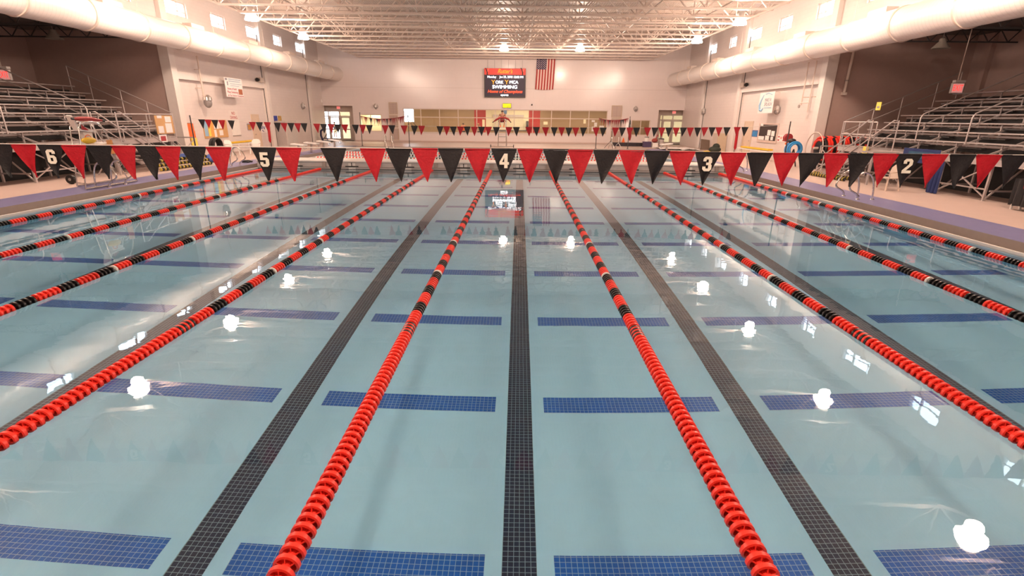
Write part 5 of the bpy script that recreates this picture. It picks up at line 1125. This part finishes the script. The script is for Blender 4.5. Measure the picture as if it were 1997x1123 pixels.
q = aty(1216, 270, 48.6); t = thing('orange_figure_sign', 'small orange folding floor sign by the far wall right of the lifeguard', 'sign', (q.x, 48.6, ZD)); b = MB(); b.prism([(q.x-.03, 48.6, ZD+.65), (q.x+.03, 48.6, ZD+.65), (q.x+.2, 48.6, ZD+.02), (q.x+.1, 48.6, ZD+.02), (q.x, 48.6, ZD+.3), (q.x-.1, 48.6, ZD+.02), (q.x-.2, 48.6, ZD+.02)], (0,.03,0)); b.build('sign_panel', M['orange'], t); b = MB(); b.bar((q.x, 48.63, ZD+.6), (q.x, 48.95, ZD), .06, .03); b.build('rear_leg', M['orange'], t)
bx = aty(1261, 285, 45.2).x
t = thing('purple_bin', 'dark purple storage box on the far right deck', 'box', (bx, 45.2, ZD)); b = MB(); b.box((bx-.32, 44.95, ZD), (bx+.32, 45.45, ZD+.42)); b.build('bin_body', mat('purple_plastic', (.06,.035,.10), .5), t); b = MB(); b.box((bx-.34, 44.93, ZD+.42), (bx+.34, 45.47, ZD+.47)); b.build('lid', mat('purple_lid', (.10,.06,.14), .5), t)
t = thing('white_bin', 'white crate beside the purple storage box', 'box', (bx+.62, 45.0, ZD)); b = MB(); b.box((bx+.40, 44.8, ZD), (bx+.86, 45.2, ZD+.38)); b.build('bin_body', M['white_plastic'], t); b = MB(); b.box((bx+.38, 44.78, ZD+.33), (bx+.88, 45.22, ZD+.38)); b.build('rim', M['paper'], t)
t = thing('red_bag', 'red bag slumped on top of the white crate', 'bag', (bx+.55, 45.0, ZD+.38)); b = MB(); b.ball((bx+.60, 45.0, ZD+.57), .26, .2, .19, 14, 8); b.build('bag_body', mat('red_bag_cloth', (.30,.05,.04), .7), t, 180); b = MB(); b.tube([(bx+.65, 44.95, ZD+.7), (bx+.8, 44.95, ZD+1.05), (bx+.88, 44.98, ZD+.9)], .03, 6); b.build('bag_strap', M['red_cloth'], t)
t = thing('white_bucket', 'stack of white and grey buckets on the purple storage box', 'bucket', (bx-.05, 45.2, ZD+.47)); b = MB(); b.lathe([(.15,0),(.18,.28),(.19,.28),(.19,.31)], (bx-.05, 45.2, ZD+.47), 'z', 16); b.build('bucket', M['white_plastic'], t, 40); b = MB(); b.lathe([(.19,.31),(.20,.36),(.17,.40)], (bx-.05, 45.2, ZD+.47), 'z', 16); b.build('bucket_lid', M['grey_plastic'], t, 40)
t = thing('grey_can', 'round grey litter can by the right far doors', 'litter can', (bx+1.25, 45.3, ZD)); b = MB(); b.lathe([(.19,0),(.23,.62),(.23,.66)], (bx+1.25, 45.3, ZD), 'z', 18); b.build('can_body', mat('can_grey', (.50,.44,.42), .5), t, 40); b = MB(); b.lathe([(.24,.66),(.24,.70),(.18,.74)], (bx+1.25, 45.3, ZD), 'z', 18); b.build('rim', M['dark_steel'], t, 40)
# blue lift chair by the left doors
q = atz(624, 278, ZD); t = thing('pool_lift', 'dark blue curved pool lift chair by the left far doors', 'lift', (q.x, 47.6, ZD)); x = q.x-.0
b = MB(); b.tube([(x-.1, 47.6, ZD+.12), (x-.24, 47.6, ZD+.55), (x-.22, 47.6, ZD+.95), (x+.02, 47.6, ZD+1.15), (x+.22, 47.6, ZD+1.08)], .09, 10); b.build('curved_arm', mat('navy_paint', (.02,.02,.075), .4), t, 50)
b = MB(); b.box((x-.25, 47.3, ZD), (x+.75, 47.9, ZD+.14)); b.build('base', M['slot'], t); b = MB(); b.box((x-.0, 47.4, ZD+.30), (x+.42, 47.8, ZD+.36)); b.bar((x+.38, 47.6, ZD+.14), (x+.3, 47.6, ZD+.32), .08); b.build('seat', mat('navy_seat', (.03,.035,.10), .5), t); b = MB(); b.bar((x+.05, 47.6, ZD+.36), (x+.34, 47.6, ZD+.75), .06); b.build('arm_lever', M['dark_steel'], t)
# leaning dark mat, heap and white sheet on the far right deck
q = atz(1369, 286, ZD); t = thing('gym_mat', 'dark grey mat leaning against the right wall near the far corner', 'mat', (WR-.5, 43.4, ZD)); cs = [aty(a_, b_, 42.5) for a_, b_ in ((1368,271), (1384,273), (1380,292), (1363,288.5))]
for v_ in cs[2:]: v_.z = ZD+.003
cs[3].y = cs[2].y = 42.1; b = MB(); b.prism(cs, (0,.10,0)); b.build('mat_body', mat('grey_brown_mat', (.16,.11,.08), .7), t)
b = MB(); b.bar(cs[0].lerp(cs[1],.5)+Vector((0,-.02,-.1)), cs[0].lerp(cs[1],.5)+Vector((0,-.02,-.3)), .06, .03); b.build('strap', M['slot'], t)
t = thing('white_sheet', 'crumpled white sheet lying on the far right deck', 'sheet', (13.4, 41.6, ZD)); b = MB(); rnd = random.Random(5); vs = []; fs = []
for j in range(9):
    for i in range(13): vs.append((11.3+i*.24, 41.0+j*.42-.05*i, ZD+.03+rnd.uniform(0,.10)))
for j in range(8):
    for i in range(12): a_ = j*13+i; fs.append((a_, a_+1, a_+14, a_+13))
n_ = len(vs); vs += [(x_, y_, ZD+.004) for x_, y_, z_ in vs]; fs += [tuple(n_+k for k in q_[::-1]) for q_ in fs]; b.add(vs, fs); b.build('cloth', M['paper'], t, 60)
t = thing('dark_heap', 'dark green and black equipment bag on the right deck by the second column', 'bag', (14.3, 38.2, ZD)); b = MB(); b.ball((14.3, 38.2, ZD+.24), .42, .5, .24, 14, 8).ball((14.45, 38.4, ZD+.45), .26, .28, .22, 12, 8); b.build('bag_body', mat('dark_green_cloth', (.02,.03,.022), .7, bump=.5), t, 180); b = MB(); b.ball((13.7, 38.1, ZD+.08), .28, .2, .08); b.build('yellow_flap', M['yellow_plastic'], t, 180)
t = thing('small_cabinet', 'narrow pinkish cabinet against the right wall before the second column', 'cabinet', (WR-.35, 39.6, ZD)); b = MB(); b.box((WR-.7, 39.0, ZD), (WR-.02, 40.0, 1.55)); b.build('cabinet_body', M['lobby_tan'], t); b = MB(); b.box((WR-.72, 39.05, ZD+.1), (WR-.7, 39.95, 1.5)); b.build('door', M['door_frame'], t)

# ---------------------------------------------------------------- things on the right wall
XJ = WR+.12; Xr = WR-.42
a = atx(1512, 178, Xr); c = atx(1477, 221, Xr); y0, y1, z0, z1 = min(a.y,c.y), max(a.y,c.y), c.z, a.z; W, H = y1-y0, z1-z0
t = thing('white_banner', 'white banner with a pale blue drop emblem hung on the right wall', 'banner', (Xr, (y0+y1)/2, z0)); b = MB(); b.box((Xr, y0, z0), (Xr+.015, y1, z1)); b.build('sheet', M['paper'], t)
V = lambda u, v: Vector((Xr-.004, y1-W*u, z0+H*v))
b = MB(); b.tube([V(.30,.88), V(.16,.62), V(.10,.38), V(.15,.16), V(.28,.12), V(.36,.24)], .07, 6, rs=[.02,.05,.08,.08,.06,.03]); b.build('drop_emblem', M['sky_blue'], t); b = MB(); b.tube([V(.4,.9), V(.6,.95), V(.85,.86)], .02, 5); b.build('swirl', M['sky_blue'], t)
for body, u, v, wd in (('MAKE A', .60, .62, .42), ('SPLASH', .64, .42, .52)):
    o = text('lettering', body, .28, M['text_grey'], t, V(u, v), FACE_LEFT, .002, 'CENTER', .2); bpy.context.view_layer.update(); o.scale.x = W*wd/max(.01, max(o.dimensions.x, o.dimensions.y))
b = MB(); b.bar(V(.42,.26), V(.9,.26), .03); b.build('rule_line', M['sky_blue'], t)
for yy in (y0+.06, y1-.06): b = MB(); b.bar((Xr+.01, yy, z1-.06), (WR-.08, yy, z1-.06), .02); b.build('bracket', M['white_steel'], t)
# pipes with a valve bracket
XP = WR-.36; q = atx(1574, 115, XP); q2 = atx(1568, 205, XP); q2.y += .3; t = thing('valve_pipes', 'pair of thin white pipes joined by a valve bracket on the right wall', 'pipes', (XP, q2.y, q2.z))
for dy, zb_ in ((0, q2.z), (-.75, q2.z-.35)): b = MB(); b.tube([(XP, q2.y+dy, 5.4), (XP, q2.y+dy, zb_)], .035, 8); b.build('pipe', M['white_steel'], t, 40)
b = MB(); b.tube([(XP, q2.y+.15, q2.z+.12), (XP, q2.y-.75, q2.z+.12)], .03, 8); b.build('cross_pipe', M['white_steel'], t, 40); b = MB(); b.lathe([(.09,-.02),(.09,.02)], (XP-.05, q2.y+.1, q2.z-.05), 'x', 12); b.build('valve_wheel', M['gutter'], t); b = MB(); b.bar((WR+.1, q2.y, q2.z+.4), (XP, q2.y, q2.z+.4), .04).bar((WR+.1, q2.y-.75, q2.z+.4), (XP, q2.y-.75, q2.z+.4), .04); b.build('clip', M['white_steel'], t)
t, _ = plate('notice_board', 'glazed dark notice board with white sheets on the right wall', 'notice board', XJ, (1482.5, 240, 1514, 280), mat('board_frame', (.66,.52,.46), .5), .05, -1, (('dark_panel', .07,.12,.95,.93, mat('dark_felt', (.045,.03,.028), .8)),))
(y0, y1, z0, z1) = _; W, H = y1-y0, z1-z0
for u0, v0, u1, v1 in ((.08,.13,.38,.32), (.44,.13,.64,.36), (.52,.38,.68,.66), (.72,.36,.88,.62), (.72,.15,.84,.33), (.10,.86,.24,.98)):
    b = MB(); b.box((XJ-.06, y1-W*u0, z0+H*v0), (XJ-.066, y1-W*u1, z0+H*v1)); b.build('sheet', M['paper'], t)
plate('poster', 'small blue poster between the beige right door and the dark notice board', 'poster', XJ, (1468.3, 253.5, 1477, 267), M['text_blue'], .02, -1, (('picture', .1,.08,.9,.85, mat('sea_blue_picture', (.03,.22,.50), .5, var=.5, scale=3)),))
t, _ = plate('red_notice', 'pale sheet with small red pictograms right of the dark notice board', 'notice', XJ, (1517.5, 263, 1530, 277), M['paper'], .012, -1, tuple(('pictogram', u, v, u+.2, v+.22, M['text_red']) for u in (.08,.72) for v in (.12,.62)) + (('pictogram', .38,.4,.62,.75, mat('pink_print', (.75,.38,.34), .6)),))
# pole with red buoys
q = atx(1540, 244, XJ-.25); qb = atz(1533, 299, ZD); t = thing('buoy_pole', 'dark pole with a red reel and orange floats leaning by the right wall', 'pole', (14.6, 29.6, ZD)); p1 = atx(1540.5, 244, 14.85); p0 = atx(1534, 297, 14.85); p0 = p1+(p0-p1)*((p1.z-ZD)/(p1.z-p0.z))
b = MB(); b.tube([p0, p1], .03, 8); b.build('pole', M['dark_steel'], t, 40)
m1 = p0.lerp(p1, .68); b = MB(); b.lathe([(.06,-.13),(.22,-.12),(.20,0),(.22,.12),(.06,.13)], m1+Vector((-.05,-.05,0)), 'y', 14); b.build('red_reel', mat('dark_red_plastic', (.30,.015,.02), .5), t, 40)
for f_, m_ in ((.53,'orange'), (.47,'white_plastic'), (.40,'orange')): q_ = p0.lerp(p1, f_); b = MB(); b.ball(q_+Vector((-.04,-.04,0)), .12, .15, .09); b.build('float', M[m_], t, 180)
# blue coil on a reel
q = atx(1548, 291, 14.35); cc_ = Vector(q); t = thing('blue_hose_coil', 'bright blue coiled hose standing by the right wall', 'hose', (cc_.x, cc_.y, ZD)); b = MB()
for i in range(5): b.tube(arc(cc_+Vector((0,.08*i-.16,0)), .30+.07*((i*2) % 3)/2, 0, 2*PI, 26, (1,0,0), (0,0,1))[:-1], .05, 8, closed=True)
b.build('hose_coil', mat('bright_blue_hose', (.03,.28,.62), .4), t, 60); b = MB(); b.bar((cc_.x-.25,cc_.y,ZD), cc_, .05).bar((cc_.x+.25,cc_.y,ZD), cc_, .05); b.build('stand', M['dark_steel'], t); b = MB(); b.ball(cc_+Vector((-.12,.1,.42)), .2, .2, .12); b.build('dark_cover', M['slot'], t, 180)
# lane rope storage reel
Yr = 26.45; ca_ = aty(1588, 285, Yr).x+.05; cb_ = aty(1690, 290, Yr).x; zc = aty(1612, 264, Yr).z-.62
t = thing('lane_rope_reel', 'wheeled reel wound with red and black lane ropes by the right bleachers', 'reel', ((ca_+cb_)/2, Yr, ZD))
b = MB(); b.tube([(ca_-.05, Yr, zc), (cb_+.05, Yr, zc)], .06, 12); b.build('axle', M['white_steel'], t, 40)
b = MB(); b.lathe([(.30,0),(.42,.02),(.42,cb_-ca_-.32),(.30,cb_-ca_-.3)], (ca_+.15, Yr, zc), 'x', 20); b.build('drum', M['black_float'], t, 40)
turns = 17; wid = cb_-ca_-.25
for li, R_ in enumerate((.40, .54)):
    for k in range(turns-li):
        seg = 24
        for h_ in range(3):
            b = MB(); pts = [Vector((ca_+.15+wid*(k+li*.5+(h_*8+i)/seg*.8)/turns, Yr+R_*math.cos(2*PI*(h_*8+i)/seg), zc+R_*math.sin(2*PI*(h_*8+i)/seg))) for i in range(9)]
            rs_ = [.068 if i % 2 == 0 else .055 for i in range(9)]
            dark = ((k*5+h_*2+li) % 3 == 0) or (k > 8 and (k+h_) % 3 != 0)
            b.tube(pts, .07, 7, rs=rs_)
            if li == 1: b.build('black_rope_turn' if dark else 'red_rope_turn', M['black_float'] if dark else M['red_float'], t)
            elif h_ == 0: b.build('inner_rope_turn', M['red_float'], t)
for x_ in (ca_-.05, (ca_+cb_)/2+.1, cb_+.05):
    b = MB(); b.tube(arc((x_, Yr, zc), .76, -.4, PI+.4, 20, (0,1,0), (0,0,1)), .028, 8); b.tube([(x_, Yr-.70, zc-.3), (x_, Yr-.5, ZD+.1), (x_, Yr+.5, ZD+.1), (x_, Yr+.70, zc-.3)], .028, 8); b.build('hoop_frame', M['white_steel'], t, 60)
for x_ in (ca_-.05, cb_+.05):
    for y_ in (-.45, .45): b = MB(); b.lathe([(.09,-.03),(.10,0),(.09,.03)], (x_, Yr+y_, ZD+.10), 'x', 14); b.build('caster', M['slot'], t, 40)
# black and yellow bumper logs lying on the deck
M['olive_yellow'] = mat('olive_yellow_float', (.42,.32,.05), .6)
def bumper(x0, y0, x1, y1, z, label):
    p0 = Vector((x0,y0,z)); p1 = Vector((x1,y1,z)); t = thing('spare_lane_rope', label, 'lane rope', (p0+p1)/2); n = 30
    for k in range(n):
        a_, c_ = p0.lerp(p1, k/n), p0.lerp(p1, (k+.8)/n); b = MB(); b.tube([a_, a_.lerp(c_, .5), c_], .075, 8, rs=[.05,.075,.05]); b.build('black_float' if k % 2 else 'yellow_float', M['black_float'] if k % 2 else M['olive_yellow'], t, 40)
    b = MB(); b.tube([p0, p1], .012, 5); b.build('cable', M['steel_cable'], t)
for i, (dz, dx) in enumerate(((0,0), (.16,-.1), (.32,-.2))):
    z_ = ZD+.08+dz; bumper(-15.02+dx, 21.2-i*.2, -14.85+dx, 24.6, z_, ('lowest', 'middle', 'topmost')[i]+' of the stacked black and yellow lane ropes by the left bleachers')
for i, (xx, yy0, yy1) in enumerate(((12.9, 23.2, 20.6), (13.35, 23.4, 20.8))): bumper(xx, yy0, xx+.15, yy1, ZD+.08, ('nearer the pool', 'nearer the bleachers')[i]+', black and yellow lane rope lying on the right deck')
# blue bags by the left column
t = thing('blue_bag', 'bright blue bag on the left deck under the bleacher platform', 'bag', (-15.5, 25.9, ZD)); b = MB(); b.ball((-15.5, 25.9, ZD+.22), .30, .45, .22, 14, 8); b.build('bag_body', mat('blue_bag_cloth', (.10,.18,.55), .6), t, 180); b = MB(); b.tube(arc((-15.5, 25.9, ZD+.36), .18, 0, PI, 8, (0,1,0), (0,0,1)), .02, 6); b.build('bag_strap', M['slot'], t)
t = thing('folded_towels', 'blue folded towels lying on the black and yellow ropes at left', 'towels', (-15.1, 23.4, ZD+.56)); b = MB(); b.box((-15.3, 22.9, ZD+.476), (-14.9, 23.9, ZD+.55)).box((-15.25, 23.0, ZD+.55), (-14.95, 23.7, ZD+.60)); b.build('towel_stack', mat('blue_towel', (.12,.20,.50), .8, bump=.4), t)
# notices on the end of the left bleacher rail
q = Vector((-16.52, 24.3, 1.9))
t = thing('notice_board', 'cork board with white papers on the end of the left bleacher rail', 'notice board', (-16.44, 24.0, 1.6)); b = MB(); b.box((-16.47, 23.55, 1.62), (-16.44, 24.75, 2.42)); b.build('board', M['cork'], t)
for y_, z_, w_, h_ in ((23.65,1.66,.35,.3), (24.15,1.66,.45,.42), (24.2,2.12,.4,.26), (23.7,2.3,.3,.12)): b = MB(); b.box((-16.44, y_, z_), (-16.43, y_+w_, z_+h_)); b.build('paper', M['paper'], t)
t = thing('framed_notice', 'small white framed notice below the papers on the left bleacher rail', 'notice', (-16.47, 23.9, 1.25)); b = MB(); b.box((-16.46, 23.6, 1.25), (-16.44, 24.1, 1.58)); b.build('frame', M['paper'], t); b = MB(); b.box((-16.44, 23.68, 1.31), (-16.435, 24.02, 1.52)); b.build('print', M['text_red'], t)
for px, py, X_, lab in ((1714, 207, 15.9, 'yellow sign on the end rail of the right bleachers'), (1687.5, 294, 14.12, 'yellow sign on the front of the right bleacher walkway')):
    q = atx(px, py, X_); t = thing('yellow_notice', lab, 'notice', q); b = MB(); b.box((q.x-.02, q.y-.15, q.z-.17), (q.x+.0, q.y+.15, q.z+.17)); b.build('panel', M['yellow'], t); b = MB(); b.box((q.x-.025, q.y-.08, q.z-.08), (q.x-.02, q.y+.08, q.z+.0)); b.build('print', M['text_grey'], t)
# black equipment box at the right picture edge
q = atz(1993, 412, ZD); t = thing('black_stand', 'black draped stand at the right edge in front of the bleachers', 'stand', (q.x+.25, q.y, ZD)); b = MB(); cloth_sheet(b, (q.x-.05, q.y-.35, 0), (q.x-.05, q.y+.4, 0), ZD+.12, ZD+.85, .05, 3, .02, 20); b.box((q.x-.03, q.y-.33, ZD+.15), (q.x+.3, q.y+.36, ZD+.84)); b.build('drape', M['black_cloth'], t)
for y_ in (-.3, .34): 
    for x_ in (0, .25): b = MB(); b.tube([(q.x+x_, q.y+y_, ZD), (q.x+x_, q.y+y_, ZD+.2)], .03, 8); b.build('leg', M['white_plastic'], t)
# ---------------------------------------------------------------- light
wd = bpy.data.worlds.new('daylight'); S.world = wd; wd.use_nodes = True
bg = wd.node_tree.nodes['Background']; bg.inputs['Color'].default_value = (.75,.88,1,1); bg.inputs['Strength'].default_value = 2.5
S.view_settings.view_transform = 'Standard'; S.view_settings.look = 'None'; S.view_settings.gamma = 1; S.view_settings.use_curve_mapping = False
S.view_settings.exposure = 2.18
cy = S.cycles
cy.use_denoising = True; cy.sample_clamp_indirect = 60; cy.caustics_refractive = True; cy.caustics_reflective = True; cy.blur_glossy = .5
cy.max_bounces = 10; cy.diffuse_bounces = 4; cy.glossy_bounces = 4; cy.transmission_bounces = 8
